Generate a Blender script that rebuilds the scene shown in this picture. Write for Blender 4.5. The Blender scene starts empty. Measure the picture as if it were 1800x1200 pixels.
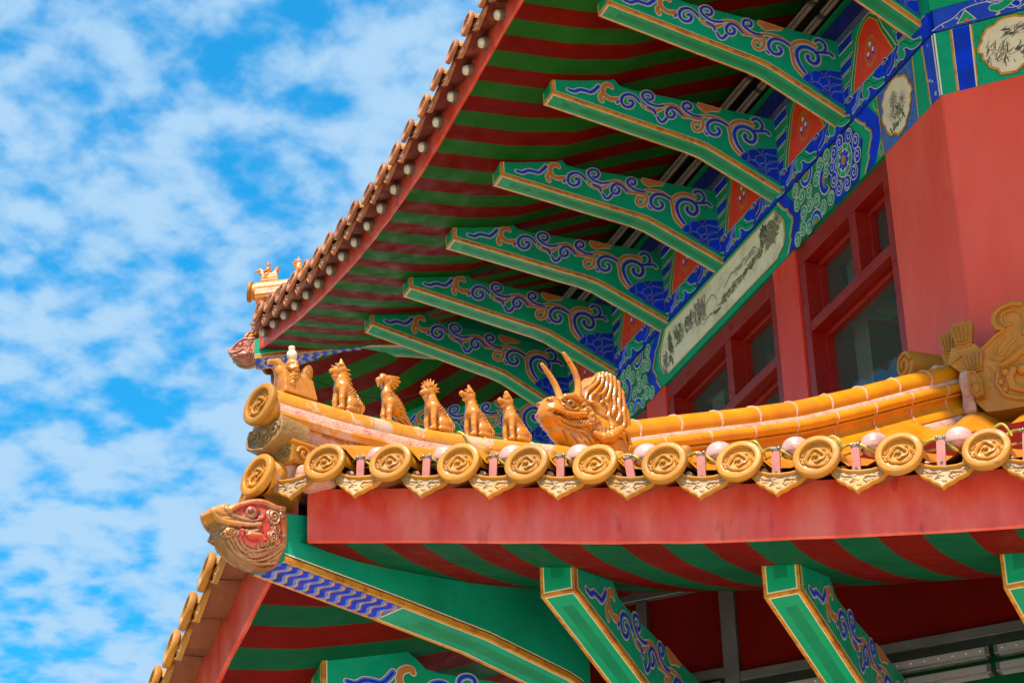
import bpy, bmesh, math, random
import numpy as np
from mathutils import Vector, Matrix
from mathutils.geometry import tessellate_polygon
scene=bpy.context.scene
COL=scene.collection
R=math.radians
# ------------------------------------------------------------------ camera
PITCH,ROLL,FPX=R(27.5),R(-2.38),4750.0
cam=bpy.data.cameras.new('camera'); camo=bpy.data.objects.new('camera',cam); COL.objects.link(camo)
cam.sensor_width=36; cam.lens=FPX/1800*36; cam.clip_start=.1; cam.clip_end=5000
F_=Vector((0,math.cos(PITCH),math.sin(PITCH))); X_=Vector((1,0,0)); U_=X_.cross(F_)
r_=math.cos(ROLL)*X_+math.sin(ROLL)*U_; u_=-math.sin(ROLL)*X_+math.cos(ROLL)*U_
camo.matrix_world=Matrix((( r_.x,u_.x,-F_.x,0),(r_.y,u_.y,-F_.y,0),(r_.z,u_.z,-F_.z,1.6),(0,0,0,1)))
scene.camera=camo
# ------------------------------------------------------------------ sun + sky
SUN_AZ,SUN_EL=R(198),R(63)      # direction towards the sun, clockwise from +Y
sl=bpy.data.lights.new('sun','SUN'); sl.energy=5.0; sl.angle=R(2.5); sl.color=(1,.92,.80)
so=bpy.data.objects.new('sun',sl); COL.objects.link(so)
sd=Vector((math.sin(SUN_AZ)*math.cos(SUN_EL),math.cos(SUN_AZ)*math.cos(SUN_EL),math.sin(SUN_EL)))
so.rotation_euler=(sd).to_track_quat('Z','Y').to_euler(); so.location=sd*60
w=bpy.data.worlds.new('World'); scene.world=w; w.use_nodes=True
nt=w.node_tree; nt.nodes.clear()
def N(nt,t,**k):
    n=nt.nodes.new(t)
    for a,b in k.items():
        if a in n.inputs.keys() if isinstance(a,str) else False: n.inputs[a].default_value=b
        else: setattr(n,a,b)
    return n
L=nt.links.new
sky=N(nt,'ShaderNodeTexSky'); sky.sky_type='NISHITA'; sky.sun_disc=False; sky.sun_elevation=SUN_EL; sky.sun_rotation=SUN_AZ
sky.air_density=1.3; sky.dust_density=.3; sky.ozone_density=2.2
tint=N(nt,'ShaderNodeMix'); tint.data_type='RGBA'; tint.blend_type='MULTIPLY'; tint.inputs[0].default_value=1
L(sky.outputs[0],tint.inputs[6]); tint.inputs[7].default_value=(.14,1.40,1.85,1)
tc=N(nt,'ShaderNodeTexCoord'); sep=N(nt,'ShaderNodeSeparateXYZ'); L(tc.outputs['Generated'],sep.inputs[0])
mx=N(nt,'ShaderNodeMath',operation='MAXIMUM'); L(sep.outputs[2],mx.inputs[0]); mx.inputs[1].default_value=.04
dx=N(nt,'ShaderNodeMath',operation='DIVIDE'); dy=N(nt,'ShaderNodeMath',operation='DIVIDE')
L(sep.outputs[0],dx.inputs[0]); L(mx.outputs[0],dx.inputs[1]); L(sep.outputs[1],dy.inputs[0]); L(mx.outputs[0],dy.inputs[1])
cmb=N(nt,'ShaderNodeCombineXYZ'); L(dx.outputs[0],cmb.inputs[0]); L(dy.outputs[0],cmb.inputs[1])
mp=N(nt,'ShaderNodeMapping'); L(cmb.outputs[0],mp.inputs[0]); mp.inputs['Location'].default_value=(3.17,1.4,0); mp.inputs['Rotation'].default_value=(0,0,.5); mp.inputs['Scale'].default_value=(1.35,1,1)
n1=N(nt,'ShaderNodeTexNoise'); L(mp.outputs[0],n1.inputs[0]); n1.inputs['Scale'].default_value=16; n1.inputs['Detail'].default_value=6; n1.inputs['Roughness'].default_value=.52; n1.inputs['Distortion'].default_value=.1
n2=N(nt,'ShaderNodeTexNoise'); L(mp.outputs[0],n2.inputs[0]); n2.inputs['Scale'].default_value=4.0; n2.inputs['Detail'].default_value=3
ad=N(nt,'ShaderNodeMath',operation='MULTIPLY_ADD'); L(n2.outputs[0],ad.inputs[0]); ad.inputs[1].default_value=.55; L(n1.outputs[0],ad.inputs[2])
rm=N(nt,'ShaderNodeMapRange'); L(ad.outputs[0],rm.inputs[0]); rm.inputs[1].default_value=.575; rm.inputs[2].default_value=.93; rm.inputs[3].default_value=.0; rm.inputs[4].default_value=.93
rm.interpolation_type='SMOOTHSTEP'
cl=N(nt,'ShaderNodeMix'); cl.data_type='RGBA'; L(rm.outputs[0],cl.inputs[0]); L(tint.outputs[2],cl.inputs[6]); cl.inputs[7].default_value=(3.6,5.5,7.4,1)
bg=N(nt,'ShaderNodeBackground'); bg.inputs[1].default_value=.077; L(cl.outputs[2],bg.inputs[0])
wo=N(nt,'ShaderNodeOutputWorld'); L(bg.outputs[0],wo.inputs[0])
vs=scene.view_settings; vs.view_transform='Standard'; vs.look='None'; vs.gamma=1; vs.use_curve_mapping=False; vs.exposure=.74
scene.render.engine='CYCLES'; scene.render.resolution_x=1024; scene.render.resolution_y=682
scene.cycles.max_bounces=8; scene.cycles.diffuse_bounces=3
# ------------------------------------------------------------------ materials
MATS={}
def mat(name,col,rough=.5,coat=0,var=.12,vs_=6.,bump=0.,bs=30.,metal=0,spec=.5,col2=None,c2s=3.,c2t=(.55,.7),col3=None,c3s=9.,c3t=(.6,.68),stretch=None,ov=.04):
    m=bpy.data.materials.new(name); m.use_nodes=True; t=m.node_tree; b=t.nodes['Principled BSDF']; l=t.links.new
    b.inputs['Roughness'].default_value=rough; b.inputs['Metallic'].default_value=metal
    b.inputs['Specular IOR Level'].default_value=spec
    b.inputs['Coat Weight'].default_value=coat; b.inputs['Coat Roughness'].default_value=.12
    g=t.nodes.new('ShaderNodeNewGeometry'); vec=g.outputs['Position']
    if stretch:
        mpn=t.nodes.new('ShaderNodeMapping'); l(vec,mpn.inputs[0]); mpn.inputs['Scale'].default_value=stretch; vec=mpn.outputs[0]
    n=t.nodes.new('ShaderNodeTexNoise'); n.inputs['Scale'].default_value=vs_; n.inputs['Detail'].default_value=6; l(vec,n.inputs[0])
    mr=t.nodes.new('ShaderNodeMapRange'); l(n.outputs[0],mr.inputs[0]); mr.inputs[1].default_value=.25; mr.inputs[2].default_value=.75; mr.inputs[3].default_value=1-var; mr.inputs[4].default_value=1+var
    cur=None
    base=t.nodes.new('ShaderNodeRGB'); base.outputs[0].default_value=(*col,1); cur=base.outputs[0]
    for c_,s_,th,sd_ in ((col2,c2s,c2t,1.7),(col3,c3s,c3t,8.3)):
        if c_ is None: continue
        ns=t.nodes.new('ShaderNodeTexNoise'); ns.inputs['Scale'].default_value=s_; ns.inputs['Detail'].default_value=8; ns.inputs['Roughness'].default_value=.6
        mo=t.nodes.new('ShaderNodeMapping'); l(vec,mo.inputs[0]); mo.inputs['Location'].default_value=(sd_,sd_*2,sd_*3); l(mo.outputs[0],ns.inputs[0])
        r2=t.nodes.new('ShaderNodeMapRange'); l(ns.outputs[0],r2.inputs[0]); r2.inputs[1].default_value=th[0]; r2.inputs[2].default_value=th[1]
        mx_=t.nodes.new('ShaderNodeMix'); mx_.data_type='RGBA'; l(r2.outputs[0],mx_.inputs[0]); l(cur,mx_.inputs[6]); mx_.inputs[7].default_value=(*c_,1); cur=mx_.outputs[2]
    rn=t.nodes.new('ShaderNodeTexNoise'); rn.inputs['Scale'].default_value=vs_*2.3; rn.inputs['Detail'].default_value=7; l(vec,rn.inputs[0])
    rr=t.nodes.new('ShaderNodeMapRange'); l(rn.outputs[0],rr.inputs[0]); rr.inputs[1].default_value=.3; rr.inputs[2].default_value=.7; rr.inputs[3].default_value=rough*.7; rr.inputs[4].default_value=min(1,rough*1.45)
    if rough>.05: l(rr.outputs[0],b.inputs['Roughness'])
    mu=t.nodes.new('ShaderNodeVectorMath'); mu.operation='SCALE'; l(cur,mu.inputs[0])
    oi=t.nodes.new('ShaderNodeObjectInfo'); ro=t.nodes.new('ShaderNodeMapRange'); l(oi.outputs['Random'],ro.inputs[0]); ro.inputs[3].default_value=1-ov; ro.inputs[4].default_value=1+ov
    mm_=t.nodes.new('ShaderNodeMath'); mm_.operation='MULTIPLY'; l(mr.outputs[0],mm_.inputs[0]); l(ro.outputs[0],mm_.inputs[1]); l(mm_.outputs[0],mu.inputs['Scale'])
    l(mu.outputs[0],b.inputs['Base Color'])
    if bump:
        nb=t.nodes.new('ShaderNodeTexNoise'); nb.inputs['Scale'].default_value=bs; nb.inputs['Detail'].default_value=5; l(vec,nb.inputs[0])
        bp=t.nodes.new('ShaderNodeBump'); bp.inputs['Strength'].default_value=bump; bp.inputs['Distance'].default_value=.01; l(nb.outputs[0],bp.inputs['Height']); l(bp.outputs[0],b.inputs['Normal'])
    MATS[name]=m; m['_b']=0
    return m
def srgb(r,g,b): 
    f=lambda c: ((c/255+.055)/1.055)**2.4 if c>10 else c/3294
    return (f(r),f(g),f(b))
mat('amber_glaze',(.62,.215,.001),.36,.18,.14,9,.16,30,spec=.4,ov=.10,col2=(.60,.18,.003),c2s=5,c2t=(.45,.62),col3=(.30,.12,.02),c3s=34,c3t=(.66,.72))
mat('amber_worn',(.60,.225,.008),.42,.12,.15,12,.25,60,col2=(.64,.36,.22),c2s=11,c2t=(.53,.60),col3=(.16,.10,.07),c3s=24,c3t=(.66,.72))
mat('ochre_glaze',(.44,.165,.010),.5,.04,.15,14,.15,60,spec=.3,ov=.15,col2=(.42,.17,.03),c2s=12,c2t=(.5,.66),col3=(.22,.09,.03),c3s=30,c3t=(.64,.72))
mat('ochre_pale',(.42,.25,.12),.6,0,.15,18,.35,90,ov=.22,col2=(.48,.21,.04),c2s=10,c2t=(.5,.62),col3=(.20,.14,.10),c3s=26,c3t=(.58,.68))
mat('ochre_dark',(.30,.145,.035),.6,0,.2,20,.35,90,col2=(.13,.08,.04),c2s=14,c2t=(.48,.62))
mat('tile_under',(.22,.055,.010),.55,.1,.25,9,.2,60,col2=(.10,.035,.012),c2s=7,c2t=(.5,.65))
mat('mortar_pink',(.66,.33,.22),.85,0,.15,30,.6,120,col2=(.55,.22,.15),c2s=14,c2t=(.5,.6),col3=(.15,.10,.09),c3s=30,c3t=(.68,.75))
mat('mortar_grey',(.40,.35,.30),.9,0,.25,40,.8,150)
mat('beast_glaze',(.66,.255,.010),.34,.22,.16,30,.22,90,col2=(.50,.22,.05),c2s=16,c2t=(.5,.62),col3=(.20,.08,.015),c3s=42,c3t=(.63,.70))
mat('fascia_red',(.66,.045,.018),.36,.0,.08,12,.16,26,stretch=(1,1,.35),col2=(.74,.13,.085),c2s=7,c2t=(.40,.68),col3=(.36,.02,.01),c3s=16,c3t=(.60,.72))
mat('wall_red',(.72,.066,.030),.42,.0,spec=.3,var=.05,vs_=9,bump=.10,bs=14,stretch=(1,1,.3),col2=(.76,.105,.060),c2s=4,c2t=(.35,.75),col3=(.50,.05,.03),c3s=30,c3t=(.68,.74))
mat('window_red',(.26,.008,.003),.34,.03,.12,6,.10,40)
mat('post_red_shaded',(.66,.040,.015),.40,.0,.08,9,.10,20,stretch=(1,1,.3))  # wall red deepened: the window face's weaker light is put into the colour
mat('terra_tile',(.34,.115,.045),.5,.05,.2,14,.2,60,ov=.2,col2=(.42,.17,.06),c2s=9,c2t=(.5,.62),spec=.3)  # shaded copies of the eave-tile colours, the shade put into the base colour
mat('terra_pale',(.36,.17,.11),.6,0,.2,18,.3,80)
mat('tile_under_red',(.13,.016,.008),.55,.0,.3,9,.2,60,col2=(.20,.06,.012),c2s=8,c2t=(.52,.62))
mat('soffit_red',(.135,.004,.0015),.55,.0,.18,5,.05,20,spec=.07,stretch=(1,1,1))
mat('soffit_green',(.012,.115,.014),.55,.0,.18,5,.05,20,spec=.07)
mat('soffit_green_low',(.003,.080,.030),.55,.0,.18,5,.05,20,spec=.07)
mat('green',(.002,.30,.165),.42,.0,.13,7,.08,30,spec=.25,col2=(.002,.24,.12),c2s=3,c2t=(.45,.65),col3=(.20,.30,.22),c3s=55,c3t=(.69,.72))
mat('green_dark',(.001,.21,.088),.42,.0,.12,7,.08,30,spec=.25)
mat('green_mint',(.002,.30,.13),.42,.0,.12,12,spec=.25)
mat('paint_green',(.002,.30,.14),.45,.0,.12,16,spec=.25)
mat('blue',(.001,.035,.62),.45,.0,.16,12,spec=.2,col2=(.004,.03,.34),c2s=5,c2t=(.45,.6))
mat('blue_pale',(.10,.17,.55),.45,.1,.12,12)
mat('blue_worn',(.008,.055,.50),.4,.1,.12,12,col2=(.55,.45,.42),c2s=22,c2t=(.61,.63))
mat('slate_blue',(.05,.13,.40),.5,0,.3,60)
mat('blue_deep',(.002,.015,.22),.5,.0,.2,8)
mat('blue_grey',(.07,.10,.22),.5,.1,.2,8)
mat('gold',(.56,.24,.018),.34,.25,.18,30,.2,80,col2=(.38,.12,.012),c2s=20,c2t=(.5,.62))
mat('gold_bright',(.66,.42,.01),.35,.2,.2,30)
mat('orange_paint',(.46,.165,.04),.45,.1,.15,16)
mat('cream',(.70,.58,.38),.55,0,.1,14)
mat('cream_panel',(.74,.65,.44),.6,0,.08,5,spec=.2,col2=(.50,.42,.26),c2s=7,c2t=(.5,.75))
mat('outline',(.60,.56,.46),.5,0,.1,30)
mat('black_line',(.01,.012,.012),.5)
mat('ink_olive',(.20,.19,.065),.6,0,.35,60)
mat('ink_dark',(.07,.065,.045),.6,0,.4,60)
mat('ink_brown',(.30,.19,.12),.6,0,.3,60)
mat('ink_grey',(.30,.27,.19),.6,0,.3,60)
mat('ink_green',(.03,.13,.05),.6,0,.3,60)
mat('vermilion',(.72,.045,.015),.4,.15,.1,10)
mat('white_paint',(.7,.68,.62),.5)
mat('plaster_grey',(.30,.26,.24),.9,0,.3,60,.8,90)
mat('steel',(.16,.155,.15),.4,0,.15,10,metal=.5)
mat('led_cover',(.30,.29,.28),.3,0,.05,8)
mat('black_rubber',(.012,.012,.013),.5)
mat('cable_yellow',(.50,.36,.03),.45,.1,.3,40,col2=(.15,.16,.03),c2s=20,c2t=(.45,.6))
mat('lamp_pink',(.60,.30,.25),.35,.25,.10,30,ov=.12,col2=(.45,.20,.15),c2s=22,c2t=(.52,.66))
mat('strap_pink',(.52,.17,.13),.4,.2,.1,20)
mat('chrome',(.30,.26,.22),.45,0,.2,30,metal=1)
mat('bulb_cream',(.62,.58,.45),.35,.3,.15,60)
mat('bulb_body',(.14,.13,.11),.5,0,.2,20)
mat('dark_room',(.10,.11,.09),.8)
mat('curtain',(.62,.70,.58),.7)
mat('paving',(.62,.53,.43),.8,0,.1,1.)
g=mat('window_glass',(.05,.062,.048),.03,0,.05,4); gb=g.node_tree.nodes['Principled BSDF']; gb.inputs['Transmission Weight'].default_value=.0; gb.inputs['Alpha'].default_value=.72; gb.inputs['Specular IOR Level'].default_value=.6
# painted ceramic that reads its painted colours from a colour attribute
mat('unseen_bounce_cutter',(.035,.07,.02),.9,0,.3,2)  # dark green for the added ground sheet out of view
for m in (mat('painted_ceramic',(.5,.3,.1),.42,.2,.14,40,.16,90),mat('glazed_carving',(.5,.3,.1),.30,.28,.16,34,.16,90)):
  t=m.node_tree; at=t.nodes.new('ShaderNodeAttribute'); at.attribute_name='Col'
  for n in t.nodes:
    if n.type=='VECT_MATH':
        for lk in list(n.inputs[0].links): t.links.remove(lk)
        t.links.new(at.outputs['Color'],n.inputs[0])
M=MATS
# ------------------------------------------------------------------ object helpers
def tag(o,label=None,cat=None,group=None,kind=None):
    if label: o['label']=label
    if cat: o['category']=cat
    if group: o['group']=group
    if kind: o['kind']=kind
    return o
def empty(name,loc=(0,0,0),mw=None):
    o=bpy.data.objects.new(name,None); COL.objects.link(o); o.empty_display_size=.1
    if mw is not None: o.matrix_world=mw
    else: o.location=loc
    return o
class MB:
    def __init__(s,T=None): s.v=[];s.f=[];s.m=[];s.uv={};s.mats=[];s.T=T
    def mi(s,mn):
        if mn not in s.mats: s.mats.append(mn)
        return s.mats.index(mn)
    def add(s,vs,fs,mn,T=None):
        o=len(s.v); T=T or s.T
        for p in vs:
            p=Vector(p); s.v.append(tuple(T(p)) if callable(T) else (tuple(T@p) if T is not None else tuple(p)))
        k=s.mi(mn)
        for f in fs: s.f.append(tuple(i+o for i in f)); s.m.append(k)
    def poly(s,pts,mn,T=None):
        pts=[Vector(p) for p in pts]
        if len(pts)<=4: s.add(pts,[tuple(range(len(pts)))],mn,T); return
        tr=tessellate_polygon([pts]); s.add(pts,[tuple(x) for x in tr],mn,T)
    def box(s,a,b,mn,T=None,c=0):
        x0,y0,z0=a;x1,y1,z1=b
        if c:
            # chamfered box along all vertical/horizontal edges (simple: inset caps)
            vs=[];fs=[]
            for z,i in ((z0,c),(z0+c,0),(z1-c,0),(z1,c)):
                vs+=[(x0+i,y0+i,z),(x1-i,y0+i,z),(x1-i,y1-i,z),(x0+i,y1-i,z)]
            for k in range(3):
                for j in range(4):
                    fs.append((k*4+j,k*4+(j+1)%4,k*4+4+(j+1)%4,k*4+4+j))
            fs+=[(3,2,1,0),(12,13,14,15)]
            s.add(vs,fs,mn,T); return
        vs=[(x,y,z) for z in (z0,z1) for y in (y0,y1) for x in (x0,x1)]
        s.add(vs,[(0,2,3,1),(4,5,7,6),(0,1,5,4),(2,6,7,3),(0,4,6,2),(1,3,7,5)],mn,T)
    def prism(s,outline,axis,a,b,mn,T=None,sides=None):
        # outline 2D extruded on axis ('x': pts are (y,z); 'y': (x,z))
        n=len(outline)
        f={'x':lambda p,t:(t,p[0],p[1]),'y':lambda p,t:(p[0],t,p[1]),'z':lambda p,t:(p[0],p[1],t)}[axis]
        A=[f(p,a) for p in outline];B=[f(p,b) for p in outline]
        tr=tessellate_polygon([[Vector(p) for p in A]])
        s.add(A,[tuple(x) for x in tr],mn,T); s.add(B,[tuple(x)[::-1] for x in tr],mn,T)
        s.add(A+B,[(i,(i+1)%n,n+(i+1)%n,n+i) for i in range(n)],sides or mn,T)
    def tube(s,path,r,mn,n=8,T=None,caps=True):
        path=[Vector(p) for p in path]; k=len(path); rs=r if isinstance(r,(list,tuple)) else [r]*k
        vs=[];fs=[];up=None
        for i,p in enumerate(path):
            d=(path[min(i+1,k-1)]-path[max(i-1,0)]).normalized()
            if up is None: up=Vector((0,0,1)) if abs(d.z)<.9 else Vector((1,0,0))
            a=d.cross(up).normalized(); up=a.cross(d).normalized()
            for j in range(n):
                t=2*math.pi*j/n; vs.append(p+(a*math.cos(t)+up*math.sin(t))*rs[i])
        for i in range(k-1):
            for j in range(n): fs.append((i*n+j,i*n+(j+1)%n,(i+1)*n+(j+1)%n,(i+1)*n+j))
        if caps: fs.append(tuple(range(n))[::-1]); fs.append(tuple((k-1)*n+j for j in range(n)))
        s.add(vs,fs,mn,T)
    def lathe(s,prof,mn,n=32,T=None,frac=1.,ax='y'):
        # prof: (radius, along) ; axis y
        vs=[];fs=[];m=n if frac>=1 else n+1
        for r,h in prof:
            for j in range(m):
                t=2*math.pi*frac*j/n
                vs.append((r*math.cos(t),h,r*math.sin(t)) if ax=='y' else (r*math.cos(t),r*math.sin(t),h))
        for i in range(len(prof)-1):
            for j in range(n):
                j2=(j+1)%m; fs.append((i*m+j,i*m+j2,(i+1)*m+j2,(i+1)*m+j))
        s.add(vs,fs,mn,T)
    def ball(s,c,r,mn,T=None,n=10,sc=(1,1,1)):
        vs=[];fs=[]
        for i in range(n+1):
            a=math.pi*i/n
            for j in range(2*n):
                t=math.pi*j/n; vs.append((c[0]+r*sc[0]*math.sin(a)*math.cos(t),c[1]+r*sc[1]*math.sin(a)*math.sin(t),c[2]+r*sc[2]*math.cos(a)))
        for i in range(n):
            for j in range(2*n): fs.append((i*2*n+j,i*2*n+(j+1)%(2*n),(i+1)*2*n+(j+1)%(2*n),(i+1)*2*n+j))
        s.add(vs,fs,mn,T)
    def build(s,name,parent=None,smooth=None,mw=None,merge=True):
        me=bpy.data.meshes.new(name); me.from_pydata(s.v,[],s.f); me.update()
        for mn in s.mats: me.materials.append(M[mn])
        me.polygons.foreach_set('material_index',s.m)
        if merge:
            bm=bmesh.new(); bm.from_mesh(me); bmesh.ops.remove_doubles(bm,verts=bm.verts,dist=1e-5)
            bmesh.ops.dissolve_degenerate(bm,edges=bm.edges,dist=1e-6)
            if smooth is not None: bmesh.ops.recalc_face_normals(bm,faces=bm.faces)
            bm.to_mesh(me); bm.free()
        if smooth is not None:
            me.polygons.foreach_set('use_smooth',[True]*len(me.polygons)); me.set_sharp_from_angle(angle=R(smooth))
        o=bpy.data.objects.new(name,me); COL.objects.link(o)
        if mw is not None: o.matrix_world=mw
        if parent is not None: o.parent=parent; 
        return o
def copy_obj(o,parent,mw):
    c=o.copy(); COL.objects.link(c); c.parent=parent; c.matrix_parent_inverse=Matrix(); c.matrix_basis=mw; return c
# ------------------------------------------------------------------ paint: flat ribbons and patches laid on a plane
class Paint:
    """Strokes in plane coordinates (u,v); put(u,v,h) gives the 3-D point, h metres proud of the plane."""
    def __init__(s,mb,put,step=.0011): s.mb=mb;s.put=put;s.k=0;s.st=step
    def h(s,lv): s.k=(s.k+1)%9; return s.st*lv+.00008*s.k
    def fill(s,pts,mn,lv=1):
        h=s.h(lv); tr=tessellate_polygon([[Vector((p[0],p[1],0)) for p in pts]])
        s.mb.add([s.put(p[0],p[1],h) for p in pts],[tuple(x) for x in tr],mn)
    def line(s,pts,w,mn,lv=1,closed=False,taper=None,smooth=0):
        pts=[Vector((p[0],p[1])) for p in pts]
        for _ in range(smooth): pts=chaikin(pts,closed)
        if closed: pts=pts+[pts[0]]
        n=len(pts); h=s.h(lv); vs=[]
        for i in range(n):
            if closed: a=pts[(i-1)%(n-1)];b=pts[(i+1)%(n-1)] if i<n-1 else pts[1]
            else: a=pts[max(i-1,0)];b=pts[min(i+1,n-1)]
            d=b-a
            if d.length<1e-9: d=Vector((1,0))
            d.normalize(); q=Vector((-d.y,d.x))
            t=i/max(1,n-1); ww=w*(taper(t) if taper else 1)/2
            hh=h+.0002*t
            vs.append(s.put(pts[i].x+q.x*ww,pts[i].y+q.y*ww,hh)); vs.append(s.put(pts[i].x-q.x*ww,pts[i].y-q.y*ww,hh))
        s.mb.add(vs,[(2*i,2*i+1,2*i+3,2*i+2) for i in range(n-1)],mn)
    def ring(s,c,r,w,mn,lv=1,n=20,asp=1): s.line([(c[0]+r*math.cos(2*math.pi*i/n),c[1]+r*asp*math.sin(2*math.pi*i/n)) for i in range(n)],w,mn,lv,closed=True)
    def disc(s,c,r,mn,lv=1,n=18,asp=1): s.fill([(c[0]+r*math.cos(2*math.pi*i/n),c[1]+r*asp*math.sin(2*math.pi*i/n)) for i in range(n)],mn,lv)
    def brush(s,pts,w,mn,edge='outline',lv=1,ew=.003,smooth=2,tip=.0,core=None):
        tp=(lambda t:1-.55*t) if tip==0 else (lambda t:1)
        ptsv=[Vector(p) for p in pts]
        s.line(ptsv,w+2*ew,edge,lv,smooth=smooth,taper=lambda t:.75+.5*min(1,4*t)*.5+.0*t)
        s.line(ptsv,w,mn,lv+1,smooth=smooth,taper=lambda t:.75+.5*min(1,4*t)*.5)
        for e in (ptsv[-1],ptsv[0]):
            s.disc(e,w/2*(1.0 if e is ptsv[-1] else .75)+ew,edge,lv,n=10); s.disc(e,w/2*(1.0 if e is ptsv[-1] else .75),mn,lv+1,n=10)
        if core: s.line(ptsv,w*.45,core,lv+2,smooth=smooth)
    def swirl(s,c,r,mn,lv=1,edge='outline',back='black_line',flip=1,rot=0,asp=1.15):
        # small round cloud curl: filled disc, pale outline, spiral line
        s.disc(c,r*1.12,back,lv,asp=asp); s.disc(c,r,edge,lv+1,asp=asp); s.disc(c,r*.86,mn,lv+2,asp=asp)
        pts=[]
        for i in range(15):
            a=rot+flip*i*.52; q=r*.72*(1-i/17); pts.append((c[0]+q*math.cos(a),c[1]+asp*q*math.sin(a)))
        s.line(pts,r*.15,edge,lv+3)
def chaikin(p,closed=False):
    o=[] if closed else [p[0]]
    n=len(p)
    for i in range(n if closed else n-1):
        a=p[i];b=p[(i+1)%n]; o+=[a*.75+b*.25,a*.25+b*.75]
    if not closed: o.append(p[-1])
    return o
# ------------------------------------------------------------------ implicit-surface sculpting (numpy surface nets)
def v3(*a): return np.array(a,dtype=np.float64)
def rcone(P,a,b,r1,r2):
    a=v3(*a);b=v3(*b);ba=b-a; t=np.clip(((P-a)@ba)/(ba@ba),0,1); return np.linalg.norm(P-a-t[...,None]*ba,axis=-1)-(r1+(r2-r1)*t)
def ell(P,c,r,rot=0,ax='y'):
    q=P-v3(*c)
    if rot:
        ca,sa=math.cos(rot),math.sin(rot)
        if ax=='y': q=np.stack([q[...,0]*ca+q[...,2]*sa,q[...,1],-q[...,0]*sa+q[...,2]*ca],-1)
        else: q=np.stack([q[...,0]*ca+q[...,1]*sa,-q[...,0]*sa+q[...,1]*ca,q[...,2]],-1)
    r=v3(*r); k=np.linalg.norm(q/r,axis=-1); return (k-1)*r.min()*1.0 if r.max()/r.min()>3 else (k-1)*(r.prod()**(1/3))
def bx(P,c,h,rd=0):
    q=np.abs(P-v3(*c))-v3(*h)+rd; return np.linalg.norm(np.maximum(q,0),axis=-1)+np.minimum(q.max(-1),0)-rd
def su(a,b,k=.01):
    h=np.clip(.5+.5*(b-a)/k,0,1); return b*(1-h)+a*h-k*h*(1-h)
def ss(a,b,k=.01): return -su(-a,b,k)   # a minus b
def chain(P,pts,rs,k=.006):
    d=None
    for i in range(len(pts)-1):
        c=rcone(P,pts[i],pts[i+1],rs[i],rs[i+1]); d=c if d is None else su(d,c,k)
    return d
def sym(P): Q=P.copy(); Q[...,1]=np.abs(Q[...,1]); return Q
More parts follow.
